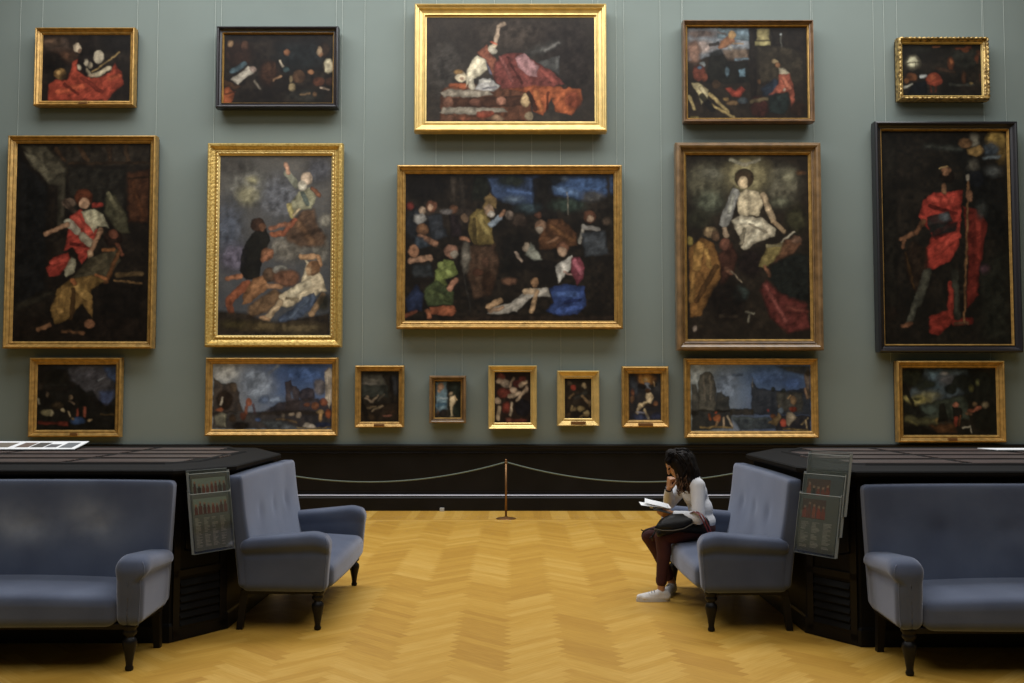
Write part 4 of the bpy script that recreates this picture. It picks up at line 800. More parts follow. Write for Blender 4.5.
picture('gilt-framed wide landscape with tall ruined arches and blue sky, bottom row above the right sofas', (684, 359, 818.3, 437.2), (690, 366.3, 812, 431), (670, 345, 6.02),
  grad('#35557e', '#40567a', horiz='#6f7c80'), [
  ('e', '#7c868a', (170, 180, 90, 60), 30), ('e', '#5e7088', (330, 250, 70, 90), 30), ('e', '#33507c', (600, 200, 130, 50), 30), ('l', '#3e5270', (380, 190, 430, 185, 14), 8), ('e', '#27426e', (740, 240, 60, 40), 20), ('p', '#2c2e2c', (640, 132, 850, 132, 850, 200, 720, 170), 10),
  ('p', '#3e3c34', (166, 230, 178, 190, 200, 168, 240, 165, 262, 200, 275, 260, 275, 400, 166, 400), 3), ('l', '#56524a', (200, 190, 205, 330, 10), 4), ('l', '#56524a', (240, 190, 245, 330, 8), 4), ('p', '#3c3b36', (124, 240, 150, 240, 170, 300, 170, 420, 124, 420), 4), ('p', '#2a2a26', (275, 290, 310, 282, 335, 310, 355, 310, 358, 400, 270, 410), 4),
  ('p', '#23272c', (488, 250, 500, 225, 520, 260, 620, 275, 700, 280, 850, 260, 850, 420, 488, 420), 5), ('l', '#4b4c4c', (495, 200, 497, 260, 5)), ('e', '#252a24', (620, 270, 14, 14), 4), ('e', '#1f241f', (680, 280, 16, 18), 4), ('p', '#3a3b38', (640, 290, 800, 290, 800, 400, 650, 400), 6), ('p', '#54483c', (810, 190, 850, 140, 852, 330, 820, 330), 5), ('e', '#2f2a22', (840, 180, 20, 14), 5), ('l', '#846850', (815, 270, 825, 320, 12)),
  ('p', '#1c1a16', (124, 390, 370, 390, 370, 500, 124, 515), 6), ('p', '#2a3236', (360, 430, 600, 430, 640, 500, 420, 515), 8), ('l', '#404c52', (380, 440, 580, 440, 10), 6), ('p', '#2c281f', (360, 385, 500, 385, 500, 425, 360, 425), 5), ('p', '#1e1b17', (600, 420, 850, 420, 850, 515, 640, 515), 6),
  ('e', '#8c4c26', (280, 440, 22, 22)), ('l', '#7c4020', (235, 420, 238, 450, 16)), ('l', '#8a6c4c', (268, 490, 280, 460, 12)), ('l', '#a89a84', (345, 430, 372, 485, 12)), ('l', '#8c7a64', (325, 440, 322, 495, 10)), ('e', '#a84828', (270, 405, 6, 6)), ('l', '#6c5a34', (180, 490, 370, 495, 10), 3),
  ('e', '#8c7050', (745, 335, 18, 26)), ('l', '#a08058', (730, 310, 715, 325, 7)), ('e', '#7c2c1c', (742, 385, 22, 16)), ('e', '#8c3424', (682, 465, 22, 24)), ('p', '#7c7464', (700, 405, 735, 400, 760, 430, 715, 490, 700, 470), 4), ('p', '#6c5a3c', (590, 470, 630, 430, 660, 410, 670, 430, 640, 485), 3), ('e', '#4c5c6c', (668, 395, 18, 20), 4), ('e', '#6a6054', (660, 370, 8, 8)), ('e', '#73492c', (620, 425, 18, 14)), ('l', '#8a7a58', (828, 435, 790, 475, 6)), ('l', '#8a7a58', (815, 450, 820, 495, 6)), ('l', '#6c5c34', (680, 505, 830, 508, 8), 3), ('e', '#95302c', (590, 397, 4, 6)) ], 'goldrim', 163, (), .07, gain=1.35)

picture('gilt-framed wooded landscape with a yellow dawn sky, bottom row far right', (894.8, 361.5, 1005.5, 441.7), (902.6, 368.4, 997.7, 433.8), (860, 345, 5.463),
  '#11110d', [
  ('p', '#3a4850', (360, 135, 600, 135, 620, 260, 430, 300, 340, 330, 240, 300), 8), ('p', '#466070', (370, 140, 450, 140, 440, 230, 400, 240), 10), ('e', '#5a5c62', (480, 190, 60, 26), 16), ('e', '#8a8a8c', (465, 155, 18, 10), 6), ('e', '#6c6a4c', (370, 270, 60, 24), 14), ('e', '#8e8648', (320, 300, 70, 24), 12), ('e', '#9c9250', (250, 290, 20, 14), 8),
  ('e', '#1c1f13', (290, 180, 70, 50), 12), ('e', '#22261a', (380, 210, 46, 24), 10), ('e', '#20241a', (330, 230, 36, 18), 8), ('e', '#282a1a', (310, 292, 26, 10), 5), ('p', '#14140f', (232, 210, 250, 210, 290, 300, 310, 400, 335, 440, 300, 440, 280, 330, 240, 250), 3),
  ('p', '#323a30', (320, 330, 420, 300, 530, 285, 580, 270, 600, 400, 340, 400), 6), ('e', '#3c4a44', (380, 350, 50, 24), 12), ('p', '#1a1c18', (232, 290, 300, 340, 380, 380, 300, 390, 232, 360), 5), ('p', '#4a4a30', (240, 380, 420, 395, 430, 425, 300, 430, 240, 410), 8), ('l', '#5f5a34', (250, 400, 300, 425, 12), 5),
  ('e', '#191d15', (560, 200, 60, 40), 8), ('e', '#171b14', (500, 240, 32, 30), 6), ('e', '#131510', (650, 230, 100, 90), 20), ('e', '#10110c', (700, 400, 80, 80), 16), ('e', '#5a5c34', (645, 205, 12, 16), 6), ('e', '#484620', (610, 235, 12, 16), 6),
  ('p', '#15140f', (430, 320, 460, 315, 480, 410, 425, 415), 4), ('e', '#9c5c44', (525, 322, 18, 16)), ('p', '#15120f', (505, 335, 555, 335, 560, 390, 510, 390), 3), ('l', '#7c2c1a', (525, 390, 520, 430, 20), 3), ('l', '#6c4024', (548, 380, 540, 430, 10)), ('p', '#4c3018', (370, 430, 520, 420, 530, 470, 420, 470), 6),
  ('e', '#8a6c48', (630, 318, 14, 14)), ('l', '#8c4c34', (600, 355, 655, 340, 20), 3), ('e', '#6c6048', (685, 325, 20, 18), 5), ('l', '#6c4c34', (580, 370, 610, 372, 12)), ('l', '#8c8878', (560, 445, 600, 432, 6)), ('l', '#8c8878', (598, 435, 606, 468, 5)), ('p', '#0e0d0a', (232, 440, 300, 430, 420, 465, 420, 486, 232, 486), 6), ('e', '#6c5c30', (418, 405, 8, 14), 4) ], 'goldrim', 173, (891, 991), .09, plate=.12, gain=1.15)

# ------------------------------------------------------------------ cabinet islands
def offset_poly(poly, d):
    """outward offset of a counter-clockwise convex polygon"""
    n = len(poly); out = []
    for i in range(n):
        p0, p1, p2 = Vector(poly[i - 1]), Vector(poly[i]), Vector(poly[(i + 1) % n])
        a = (p1 - p0).normalized(); b = (p2 - p1).normalized()
        na = Vector((a.y, -a.x)); nb = Vector((b.y, -b.x))
        m = (na + nb); k = d / max(.2, (1 + na.dot(nb)))
        out.append(tuple(p1 + m * k))
    return out

def island(s, A, B, Cc, D, far, label):
    """s = -1 left, 1 right. A, B the near cut corner, Cc, D the far one (|x|, y)"""
    cx = s * (A[0] + far) / 2
    poly = [(B[0], B[1]), (far, B[1]), (far + B[0] - A[0], A[1]), (far + B[0] - A[0], Cc[1]), (far + B[0] - D[0], D[1]), (D[0], D[1]), (Cc[0], Cc[1]), (A[0], A[1])]
    poly = [(s * x, y) for x, y in poly]
    if s < 0: poly = poly[::-1]
    t = thing('display_cabinet', label, 'cabinet', (cx, (B[1] + D[1]) / 2, 0))
    poly = [(x - cx, y - t.location.y) for x, y in poly]
    bm = bmesh.new(); prism(bm, poly, 0.0, 1.0)
    obj('body', bm, M['black_matt'], t)
    def rings(name, prof, m_, cap=True):
        bm = bmesh.new(); rs_ = []
        for o, z in prof:
            rs_.append([bm.verts.new((x, y, z)) for x, y in offset_poly(poly, o)])
        n = len(poly)
        for a, b in zip(rs_, rs_[1:]):
            for k in range(n): bm.faces.new((a[k], a[(k + 1) % n], b[(k + 1) % n], b[k]))
        bm.faces.new(rs_[0][::-1])
        bm.faces.new(rs_[-1])
        return obj(name, bm, m_, t)
    rings('top_board', [(-.02, .99), (.002, 1.0), (.004, 1.035), (.03, 1.038), (.055, 1.048), (.06, 1.056), (.06, 1.074), (.05, 1.082), (.02, 1.085), (-.20, 1.098), (-.21, 1.108), (-.25, 1.108), (-.26, 1.10)], M['cabinet_top'])
    rings('base_board', [(.0, .002), (.012, .002), (.012, .10), (.006, .115), (.0, .12)], M['black_wood'])
    # brown slatted panels let into the top, black bars between them
    y0, y1 = B[1] + .27 - t.location.y, D[1] - .27 - t.location.y
    x0, x1 = -(far - A[0]) / 2 + .34, (far - A[0]) / 2 - .34
    nb = 4; nr = 4; bwid = (x1 - x0 + .36) / nb; rw = (y1 - y0) / nr
    for i in range(nb):
        for j in range(nr):
            bx0 = x0 - .18 + i * bwid + .035; bx1 = bx0 + bwid - .07
            by0 = y0 + j * rw + .09; by1 = by0 + rw - .18
            cut = (.12, 0, .06, .30)[j]
            if i == 0: bx0 += cut
            if i == nb - 1: bx1 -= cut
            bm = bmesh.new()
            ns = 3; sw = (by1 - by0) / ns
            for k in range(ns):
                box(bm, bx0, bx1, by0 + k * sw, by0 + (k + .8) * sw, 1.094, 1.106)
            obj('slatted_panel', bm, M['grille'], t)
    # cut corner: recessed field and vent louvres
    a, b = Vector((s * A[0], A[1])), Vector((s * B[0], B[1]))
    mid = (a + b) / 2; u = (a - b).normalized() * (-s); n = Vector((u.y, -u.x))
    if n.y > 0: n = -n
    wd = (a - b).length
    def F(uu, nn, z):
        q = mid + u * uu + n * nn
        return (q.x - cx, q.y - t.location.y, z)
    def fbox(bm, u0, u1, n0, n1, z0, z1, lean=0.0):
        vs = [bm.verts.new(F(uu, nn + (lean if z == z0 else 0), z)) for uu in (u0, u1) for nn in (n0, n1) for z in (z0, z1)]
        for q in [(0, 1, 3, 2), (4, 6, 7, 5), (0, 4, 5, 1), (2, 3, 7, 6), (0, 2, 6, 4), (1, 5, 7, 3)]: bm.faces.new([vs[i] for i in q])
    bm = bmesh.new()
    h = wd / 2 - .02
    for (u0, u1, z0, z1) in ((-h, -h + .05, .03, .97), (h - .05, h, .03, .97), (-h, h, .93, .98), (-h, h, .40, .44), (-h, h, .012, .07)):
        fbox(bm, u0, u1, -.01, .014, z0, z1)
    obj('corner_panel', bm, M['black_wood'], t)
    bm = bmesh.new()
    for k in range(6):
        z = .09 + k * .05
        fbox(bm, -h + .055, h - .055, -.01, .006, z, z + .034, .014)
    obj('vent_grille', bm, M['black_wood'], t)
    return t, mid, u, n

L_A, L_B, L_C, L_D = (1.90, 6.74), (2.15, 6.35), (1.90, 8.0), (2.30, 8.85)
R_A, R_B, R_C, R_D = (1.925, 6.62), (2.155, 6.25), (1.925, 8.0), (2.33, 8.75)
isl_l = island(-1, L_A, L_B, L_C, L_D, 5.9, 'long black display cabinet with a cut corner on the left, two sofas against it')
isl_r = island(1, R_A, R_B, R_C, R_D, 5.9, 'long black display cabinet with a cut corner on the right, behind the reader\'s sofa')

# ------------------------------------------------------------------ sofas
def make_sofa(name, label, loc, rot, W, seed, wear, hb=1.0):
    rnd = random.Random(seed)
    t = thing(name, label, 'sofa', loc, rot, 'blue velvet sofas around the cabinets')
    V = M['velvet']
    dims = [(rnd.uniform(-.32, .32) * W, rnd.uniform(.62, .85)) for _ in range(5)] + [(-W * .24, .74), (W * .24, .74), (0, .74)]
    def back(q):
        tt = (q.z - .285) / .74; k = (q.y + .09) / .18
        yf = .105 + .135 * tt + .02 * math.sin(tt * PI); yr = .255 + .082 * tt
        d = 0
        if k < .3:
            for dx, dz in dims[-3:]: d += .012 * math.exp(-((q.x - dx) ** 2 + (q.z - dz) ** 2) / .004)
            for dx, dz in dims[:5]: d += .005 * math.exp(-((q.x - dx) ** 2 + (q.z - dz) ** 2) / .02)
        y = yf * (1 - k) + yr * k + d
        x = q.x * (1 - .012 * (1 - tt))
        return (x, y, .285 + (q.z - .285) * hb - .008 * (abs(q.x) / (W / 2)) ** 3)
    bm = bmesh.new(); rbox(bm, (0, 0, .655), (W / 2 - .005, .09, .37), .035, 34, back)
    bk = obj('backrest', bm, V, t, True)
    at = bk.data.attributes.new('wear', 'FLOAT', 'POINT')
    vals = []
    for v in bk.data.vertices:
        x, z = v.co.x, v.co.z; f = 0
        if v.co.y < .29 and .4 < z < .99:
            for wx, wz, ws in wear: f += ws * math.exp(-((x - wx) ** 2 / .022 + (z - wz) ** 2 / .012))
        vals.append(min(1.0, f))
    at.data.foreach_set('value', vals)
    def seat(q):
        f_ = max(0, min(1, (q.z - .25) / .2)); c = .022 * math.cos(q.x / (W / 2 - .15) * PI / 2) * f_
        slope = -.025 * max(0, (-q.y - .05) / .3) * f_
        return (q.x * (1 + .035 / (W / 2 - .155) * max(0, min(1, (.15 - q.y) / .5))), q.y - .03 * math.cos(q.x / (W / 2) * PI / 2) * max(0, min(1, -q.y / .3)), q.z + c + slope)
    bm = bmesh.new(); rbox(bm, (0, -.055, .345), (W / 2 - .155, .285, .095), .060, 16, seat)
    obj('seat', bm, V, t, True)
    for sx in (-1, 1):
        def arm(q, sx=sx):
            x, y, z = q; o = sx * x
            tt = max(0, min(1, (z - .53) / .05)); tt = tt * tt * (3 - 2 * tt)
            o += (.024 * tt - .008 * math.exp(-((z - .525) / .02) ** 2)) * (1 if o > 0 else -.2)
            o -= .012 * (1 - tt) * max(0, (.5 - z) / .25) * (1 if o > 0 else 0)
            top = max(0, (z - .36) / .29)
            z -= top * .045 * max(0, (y + .30) / .5)
            if y < -.22: z -= top * .045 * ((-.22 - y) / .12) ** 2
            if y < -.3: y += .012 * math.cos((z - .27) / .4 * PI)
            o += .035 * max(0, min(1, (.15 - y) / .5))
            return (sx * (W / 2 - .082) + sx * o, y, z)
        bm = bmesh.new()
        rbox(bm, (0, -.05, .452), (.079, .295, .2), .055, 16, arm)
        a = obj('arm', bm, V, t, True)
        bm = bmesh.new()
        C0 = Vector((sx * (.079 - .055), -.05 - (.295 - .055), 0)); rd = Vector((sx * .707, -.707, 0)) * .055
        pp = [arm(C0 + rd + Vector((0, 0, .262 + .035 * i))) for i in range(10)]
        zc_ = .597
        for (dz, kk) in ((.018, .95), (.034, .8), (.045, .6)):
            pp.append(arm(Vector((C0.x + rd.x * kk, C0.y + rd.y * kk, zc_ + dz))))
        tube(bm, pp, .0032, 6)
        obj('piping', bm, V, a, True)
    bm = bmesh.new()
    box(bm, -W / 2 + .05, W / 2 - .05, -.30, .24, .235, .268, .004)
    obj('seat_rail', bm, M['leg'], t)
    prof = [(.016, 0), (.022, .004), (.024, .016), (.019, .028), (.019, .04), (.026, .085), (.036, .13), (.041, .155), (.038, .172), (.026, .186), (.022, .192), (.036, .204), (.040, .214), (.036, .224), (.034, .232), (.044, .242), (.044, .262)]
    for sx in (-1, 1):
        bm = bmesh.new(); lathe(bm, prof, (sx * (W / 2 - .062), -.265, 0), 22)
        obj('leg', bm, M['leg'], t, True)
        bm = bmesh.new()
        xx = sx * (W / 2 - .085)
        vs = [bm.verts.new((xx + a, y, z)) for (a, y, z) in ((-.02, .235, 0), (.02, .235, 0), (.02, .275, 0), (-.02, .275, 0), (-.026, .195, .262), (.026, .195, .262), (.026, .245, .262), (-.026, .245, .262))]
        for q in ((0, 1, 2, 3), (4, 7, 6, 5), (0, 4, 5, 1), (1, 5, 6, 2), (2, 6, 7, 3), (3, 7, 4, 0)): bm.faces.new([vs[i] for i in q])
        obj('leg', bm, M['leg'], t)
    return t
SW = 1.75
make_sofa('sofa', 'blue velvet sofa with rubbed pale patches on its back, front left', (-2.095 - SW / 2, 5.99, 0), 0, SW, 1, [(.35, .79, 1.0), (-.12, .78, .9), (.02, .74, .7), (-.5, .78, .9), (.48, .74, .5)])
make_sofa('sofa', 'empty blue velvet sofa facing the floor\'s middle from the left cabinet', (-1.55, 7.47, 0), PI / 2, 1.66, 2, [(.2, .72, .25), (-.3, .75, .3)])
make_sofa('sofa', 'blue velvet sofa the reading person sits on', (1.575, 7.43, 0), -PI / 2, 1.66, 3, [(.1, .72, .3), (-.35, .78, .25)], .97)
make_sofa('sofa', 'blue velvet sofa with an evenly dark back, front right', (2.14 + SW / 2, 5.89, 0), 0, SW, 4, [(.1, .7, .12)], .975)

# ------------------------------------------------------------------ leaflet holders on the cut corners
def leaflet_img(W, H, seed, pic, dark='#5f6566', red='#8c4032'):
    img = np.zeros((H, W, 3)); img[:] = rgb(dark)
    rr = np.random.RandomState(seed)
    y0, y1 = int(H * .08), int(H * (.36 if pic == 1 else .42)); x0, x1 = int(W * .06), int(W * (.94 if pic == 1 else .68))
    img[y0:y1, x0:x1] = rgb('#c0d8d0' if pic == 1 else '#80584a')
    n = 8 if pic == 1 else 5
    for k in range(n):                       # small upright figures in the printed picture
        cx = x0 + (x1 - x0) * (k + .5) / n; h = (y1 - y0) * rr.uniform(.55, .8); wd = (x1 - x0) / n * .42
        yy, xx = np.mgrid[0:H, 0:W]
        mk = (abs(xx - cx) < wd * (.6 + .4 * (yy > y1 - h * .7))) & (yy > y1 - h) & (yy < y1 - 1)
        img[mk] = rgb(rr.choice((['#8a2c1e', '#a84a34', '#4a2018', '#702a20', '#903c2c'] if pic == 1 else ['#d85030', '#c04828', '#3a1c14', '#e07048', '#a03820'])))
        mk = np.hypot(xx - cx, yy - (y1 - h)) < wd * .6
        img[mk] = rgb('#e0b090')
    img[y1 - max(1, H // 60):y1, x0:x1] = rgb('#7a3a28')
    cols = 4 if pic == 1 else 3
    ty = y1 + int(H * .06)
    for c in range(cols):
        cx0 = int(W * (.07 + .88 * c / cols)); cw = int(W * .88 / cols * .82)
        y = ty
        while y < H * .92:
            if rr.rand() < .92:
                L = int(cw * rr.uniform(.45, 1))
                k = rr.uniform(.4, .8)
                img[y:y + 1, cx0:cx0 + L] = np.array(rgb('#ffffff')) * k + np.array(rgb(dark)) * (1 - k)
            y += 2
    return img

def holder(isl, tiers, labels, kinds, zf, hlabel, pic, shift=0.0):
    _, mid, u, n = isl
    ang = math.atan2(u.y, u.x)
    if n.dot(Vector((math.sin(ang), -math.cos(ang)))) < 0: ang += PI
    t = thing('leaflet_holder', hlabel, 'leaflet holder', (mid.x, mid.y, 0), ang)
    # local: x along the panel, -y outward
    PW, PH, TH = .33, .39, .024
    lean = .055 if tiers == 2 else .07
    for k in range(tiers):
        out = .085 + (tiers - 1 - k) * .042; zc = zf + .125 * (tiers - 1 - (tiers - 1 - k)) if False else zf + .125 * (tiers - 1 - (tiers - 1 - k))
        out = .068 + (tiers - 1 - k) * .030
        dx = shift + .012 * k
        def P(x, d, z):      # d = out from back plate, z height within pocket
            return (x + dx, -(out + d + lean * (1 - z / PH)), zc - PH / 2 + z)
        def pbox(bm, x0, x1, d0, d1, z0, z1):
            vs = [bm.verts.new(P(x, d, z)) for x in (x0, x1) for d in (d0, d1) for z in (z0, z1)]
            for q in [(0, 1, 3, 2), (4, 6, 7, 5), (0, 4, 5, 1), (2, 3, 7, 6), (0, 2, 6, 4), (1, 5, 7, 3)]: bm.faces.new([vs[i] for i in q])
        bm = bmesh.new()
        pbox(bm, -PW / 2, PW / 2, 0, .003, 0, PH); pbox(bm, -PW / 2, PW / 2, TH - .003, TH, 0, PH - .02)
        pk = obj('pocket', bm, M['acrylic'], t); pk['label'] = 'clear acrylic pocket'
        bm = bmesh.new()
        for x in (-PW / 2, PW / 2 - .003): pbox(bm, x, x + .003, 0, TH, 0, PH - .01)
        pbox(bm, -PW / 2, PW / 2, 0, TH, 0, .003)
        pbox(bm, -PW / 2, PW / 2, TH - .003, TH + .0005, PH - .023, PH - .019)
        pbox(bm, -PW / 2, PW / 2, 0, .003, PH - .003, PH + .001)
        obj('pocket_edge', bm, M['acrylic_edge'], pk)
        if kinds[k] is not None:
            W_, H_ = 66, 84
            img = leaflet_img(W_, H_, 5 + k, pic, dark=kinds[k])
            co = []; f = []
            for j in range(H_):
                for i in range(W_):
                    z = .355 - .345 * j / (H_ - 1)
                    co.append(P(-.148 + .296 * i / (W_ - 1), TH - .008, z + .006))
            for j in range(H_ - 1):
                for i in range(W_ - 1):
                    a = j * W_ + i; f.append((a, a + W_, a + W_ + 1, a + 1))
            me = bpy.data.meshes.new('leaflet'); me.from_pydata(co, [], f)
            ca = me.color_attributes.new('paint', 'FLOAT_COLOR', 'POINT')
            rgba = np.ones((H_ * W_, 4)); rgba[:, :3] = img.reshape(-1, 3); ca.data.foreach_set('color', rgba.ravel())
            o = link('leaflet', me, M['print'])
            o.location = t.location; o.rotation_euler = t.rotation_euler
            md = o.modifiers.new('thick', 'SOLIDIFY'); md.thickness = .003; md.offset = 0
            tag(o, labels[k], 'leaflet')
    bm = bmesh.new()
    for x in (-.10, .10):
        box(bm, x - .006 + shift, x + .006 + shift, -.085 - .04 * tiers, -.012, zf - .19, zf - .178)
        box(bm, x - .006 + shift, x + .006 + shift, -.024, -.012, zf - .19, .98)
    obj('bracket', bm, M['leg'], t)
    return t
holder(isl_l, 2, ['large grey leaflet with a group picture and four text columns, front pocket at left', 'grey leaflet showing only its red picture strip, rear pocket of the left holder'],
       ['#8f9694', '#7a796e'], .75, 'clear acrylic two-tier leaflet holder on the left cabinet corner', 1, -.025)
holder(isl_r, 3, ['large grey leaflet with a small reddish picture, front pocket at right', 'bluish leaflet in the middle pocket of the right holder', 'x'],
       ['#868c8a', '#75808a', None], .75, 'clear acrylic three-tier leaflet holder on the right cabinet corner', 2, .045)

# ------------------------------------------------------------------ white card and thin strip on the cabinet tops
def sheet(name, pts, m_, label, imgs=None):
    pts = [Vector(p) for p in pts]
    c = sum(pts, Vector()) / 4
    bm = bmesh.new()
    lo = [bm.verts.new(p) for p in pts]; hi = [bm.verts.new(p + Vector((0, 0, .006))) for p in pts]
    bm.faces.new(lo[::-1]); bm.faces.new(hi)
    for k in range(4): bm.faces.new((lo[k], lo[(k + 1) % 4], hi[(k + 1) % 4], hi[k]))
    t = thing(name, label, 'information card', tuple(c))
    for v in bm.verts: v.co -= c
    obj('card', bm, m_, t)
    if imgs:
        for (u0, u1, v0, v1, col) in imgs:
            def Q(u_, v_): return (pts[0] * (1 - u_) + pts[1] * u_) * (1 - v_) + (pts[3] * (1 - u_) + pts[2] * u_) * v_ - c + Vector((0, 0, .0068))
            bm = bmesh.new(); bm.faces.new([bm.verts.new(Q(a, b)) for a, b in ((u0, v0), (u1, v0), (u1, v1), (u0, v1))])
            obj('printed_picture', bm, mat('print_' + name, rgb(col), .5), t)
    return t
zt = 1.108
a = unproj(0, 449, 8.12); b = unproj(74, 448, 8.12)
sheet('white_flat_piece', [(-4.9, 8.12, zt), (-3.54, 8.12, zt), (-3.70 + .12, 8.5, zt + .045), (-4.9, 8.5, zt + .045)], M['paper'],
      'white laminated card with small pictures lying on the left cabinet top',
      [(.20, .40, .15, .55, '#565450'), (.62, .70, .2, .8, '#6a5a50'), (.71, .79, .2, .8, '#4a4844'), (.80, .87, .2, .6, '#5c5c60'), (.89, .97, .15, .8, '#6c7074'), (.42, .58, .2, .8, '#70685c')])
sheet('white_flat_piece', [(3.88, 8.02, zt), (4.30, 8.02, zt), (4.24, 8.20, zt + .004), (3.80, 8.20, zt + .004)], M['paper'], 'thin flat white strip on the right cabinet top')  # narrow flat white strip, almost edge-on to the camera

# ------------------------------------------------------------------ rope barrier
PY = 12.64
pxs = [-.0756 - 3.45, -.0756, -.0756 + 3.45]
plab = ['slim brass barrier post behind the left cabinet', 'slim brass barrier post in the middle of the wall', 'slim brass barrier post behind the right cabinet']
for X, lb in zip(pxs, plab):
    t = thing('barrier_post', lb, 'barrier post', (X, PY, 0), 0, 'rope barrier posts')
    bm = bmesh.new(); lathe(bm, [(.125, 0), (.125, .006), (.11, .012), (.04, .018), (.022, .03)], (0, 0, 0), 28); obj('base', bm, M['brass'], t, True)
    bm = bmesh.new(); lathe(bm, [(.013, .025), (.013, .70)], (0, 0, 0), 14); obj('pole', bm, M['brass'], t, True)
    bm = bmesh.new(); lathe(bm, [(.012, .695), (.019, .70), (.019, .712), (.010, .718), (.016, .73), (.012, .742), (.003, .748)], (0, 0, 0), 14); obj('finial', bm, M['brass'], t, True)
for k, lb in ((0, 'grey-green barrier rope sagging left of the middle post'), (1, 'grey-green barrier rope sagging right of the middle post, behind the reader')):
    x0, x1 = pxs[k] + .016, pxs[k + 1] - .016
    pts = []
    for i in range(41):
        q = i / 40; x = x0 + (x1 - x0) * q; z = .703 - .245 * (1 - (2 * q - 1) ** 2)
        pts.append((x, PY, z))
    bm = bmesh.new(); tube(bm, pts, .009, 8)
    tag(obj('barrier_rope', bm, M['rope'], None, True), lb, 'rope', 'barrier ropes')

# ------------------------------------------------------------------ the seated reader
def P3(px, py, Y): return unproj(px, py, Y)
def cap(bm, p, q, r1, r2, n=14):
    p, q = Vector(p), Vector(q)
    ball(bm, p, r1, n, 8); ball(bm, q, r2, n, 8)
    tube(bm, [p, q], [r1 * .985, r2 * .985], n)
def chain(bm, pts, rs_, n=14):
    for (p, q, a, b) in zip(pts, pts[1:], rs_, rs_[1:]): cap(bm, p, q, a, b, n)
def ellip(bm, c, r, ax=None):
    """ax: optional (x axis, z axis) orientation"""
    rot = None
    if ax:
        x = Vector(ax[0]).normalized(); z = Vector(ax[1]); z = (z - x * z.dot(x)).normalized(); y = z.cross(x)
        rot = Matrix((x, y, z)).transposed().to_4x4()
    ball(bm, c, r, 20, 12, rot)
def remeshed(name, bm, m_, parent, vox, smooth=4):
    o = obj(name, bm, m_, parent)
    md = o.modifiers.new('remesh', 'REMESH'); md.mode = 'VOXEL'; md.voxel_size = vox; md.use_smooth_shade = True
    sm = o.modifiers.new('smooth', 'SMOOTH'); sm.factor = .5; sm.iterations = smooth
    return o

base = Vector((1.45, 7.72, 0.455))
person = thing('person', 'person with long dark hair, white sweater and maroon trousers, reading on the right sofa', 'person', base)
def Lc(v): return Vector(v) - base
hipN, hipF = Lc((1.43, 7.635, .545)), Lc((1.43, 7.81, .545))
kneeN, kneeF = Lc((1.135, 7.60, .485)), Lc((1.065, 7.84, .455))
ankN, ankF = Lc((1.125, 7.625, .10)), Lc((1.245, 7.90, .095))
pel = Lc((1.445, 7.72, .56)); waist = Lc((1.445, 7.72, .68)); chest = Lc((1.40, 7.72, .80)); ub = Lc((1.375, 7.72, .885))
neck = Lc((1.335, 7.72, .945)); head = Lc((1.265, 7.70, 1.03))
shN, shF = Lc((1.395, 7.575, .865)), Lc((1.37, 7.875, .865))
elN, elF = Lc((1.39, 7.51, .632)), Lc((1.245, 7.99, .69))
wrN, wrF = Lc((1.215, 7.60, .650)), Lc((1.215, 7.80, .825))
fwd = Vector((-.80, -.10, -.60)).normalized()        # the way the face looks
hup = (Vector((-.55, 0, .8)) - fwd * Vector((-.55, 0, .8)).dot(fwd)).normalized()

def hand(bm, wr, d, nrm, curl, thumb_side, sc_=1.0):
    """palm and five bent fingers; d along the palm, nrm out of the back of the hand"""
    d = d.normalized(); nrm = (nrm - d * nrm.dot(d)).normalized(); s_ = d.cross(nrm) * thumb_side
    k = sc_
    for j in range(5):
        w_ = (-.030 + .015 * j) * k
        cap(bm, wr + s_ * w_ * .5, wr + d * .078 * k + s_ * w_, .014 * k, .0115 * k, 10)
    lens = [(.022, .018, .014), (.027, .021, .016), (.030, .023, .017), (.028, .021, .016)]
    for j in range(4):                               # little finger ... index
        p = wr + d * (.078 + (.004 if j in (1, 2) else 0)) * k + s_ * (-.030 + .020 * j) * k
        a = curl[j] * .55; r = [.0092, .0086, .0078, .0068]
        dirv = d; pts = [p]
        for i, L in enumerate(lens[j]):
            ang = a * (i + 1)
            dirv = d * math.cos(ang) - nrm * math.sin(ang)
            pts.append(pts[-1] + dirv * L * 1.15 * k)
        chain(bm, pts, [x * k for x in r], 9)
    p0 = wr + d * .022 * k + s_ * .026 * k
    p1 = p0 + (d * .5 + s_ * .75 - nrm * .3).normalized() * .034 * k
    p2 = p1 + (d * .85 + s_ * .1 - nrm * .5).normalized() * .027 * k
    p3 = p2 + (d * .85 - s_ * .15 - nrm * .5).normalized() * .021 * k
    chain(bm, [p0, p1, p2, p3], [.014 * k, .0115 * k, .0098 * k, .008 * k], 9)

bm = bmesh.new()
chain(bm, [pel, waist, chest, ub], [.095, .078, .085, .068])
ellip(bm, pel, (.105, .15, .10)); ellip(bm, chest, (.085, .145, .10)); ellip(bm, waist, (.08, .12, .10))
chain(bm, [ub, neck, head - hup * .05], [.055, .045, .044])
chain(bm, [shF, ub, shN], [.048, .06, .048])
for h_, k_, a_ in ((hipN, kneeN, ankN), (hipF, kneeF, ankF)):
    chain(bm, [h_, h_.lerp(k_, .5), k_], [.078, .068, .053]); chain(bm, [k_, k_.lerp(a_, .3) + Vector((.012, 0, 0)), a_], [.05, .046, .030])
    ft = Vector((-1, -.02, 0)) if h_ is hipN else Vector((-.45, -.85, 0)).normalized()
    chain(bm, [a_ + Vector((0, 0, -.05)) - ft * .02, a_ + ft * .13 + Vector((0, 0, -.07))], [.026, .02]); cap(bm, a_, a_ + Vector((0, 0, -.045)), .030, .028)
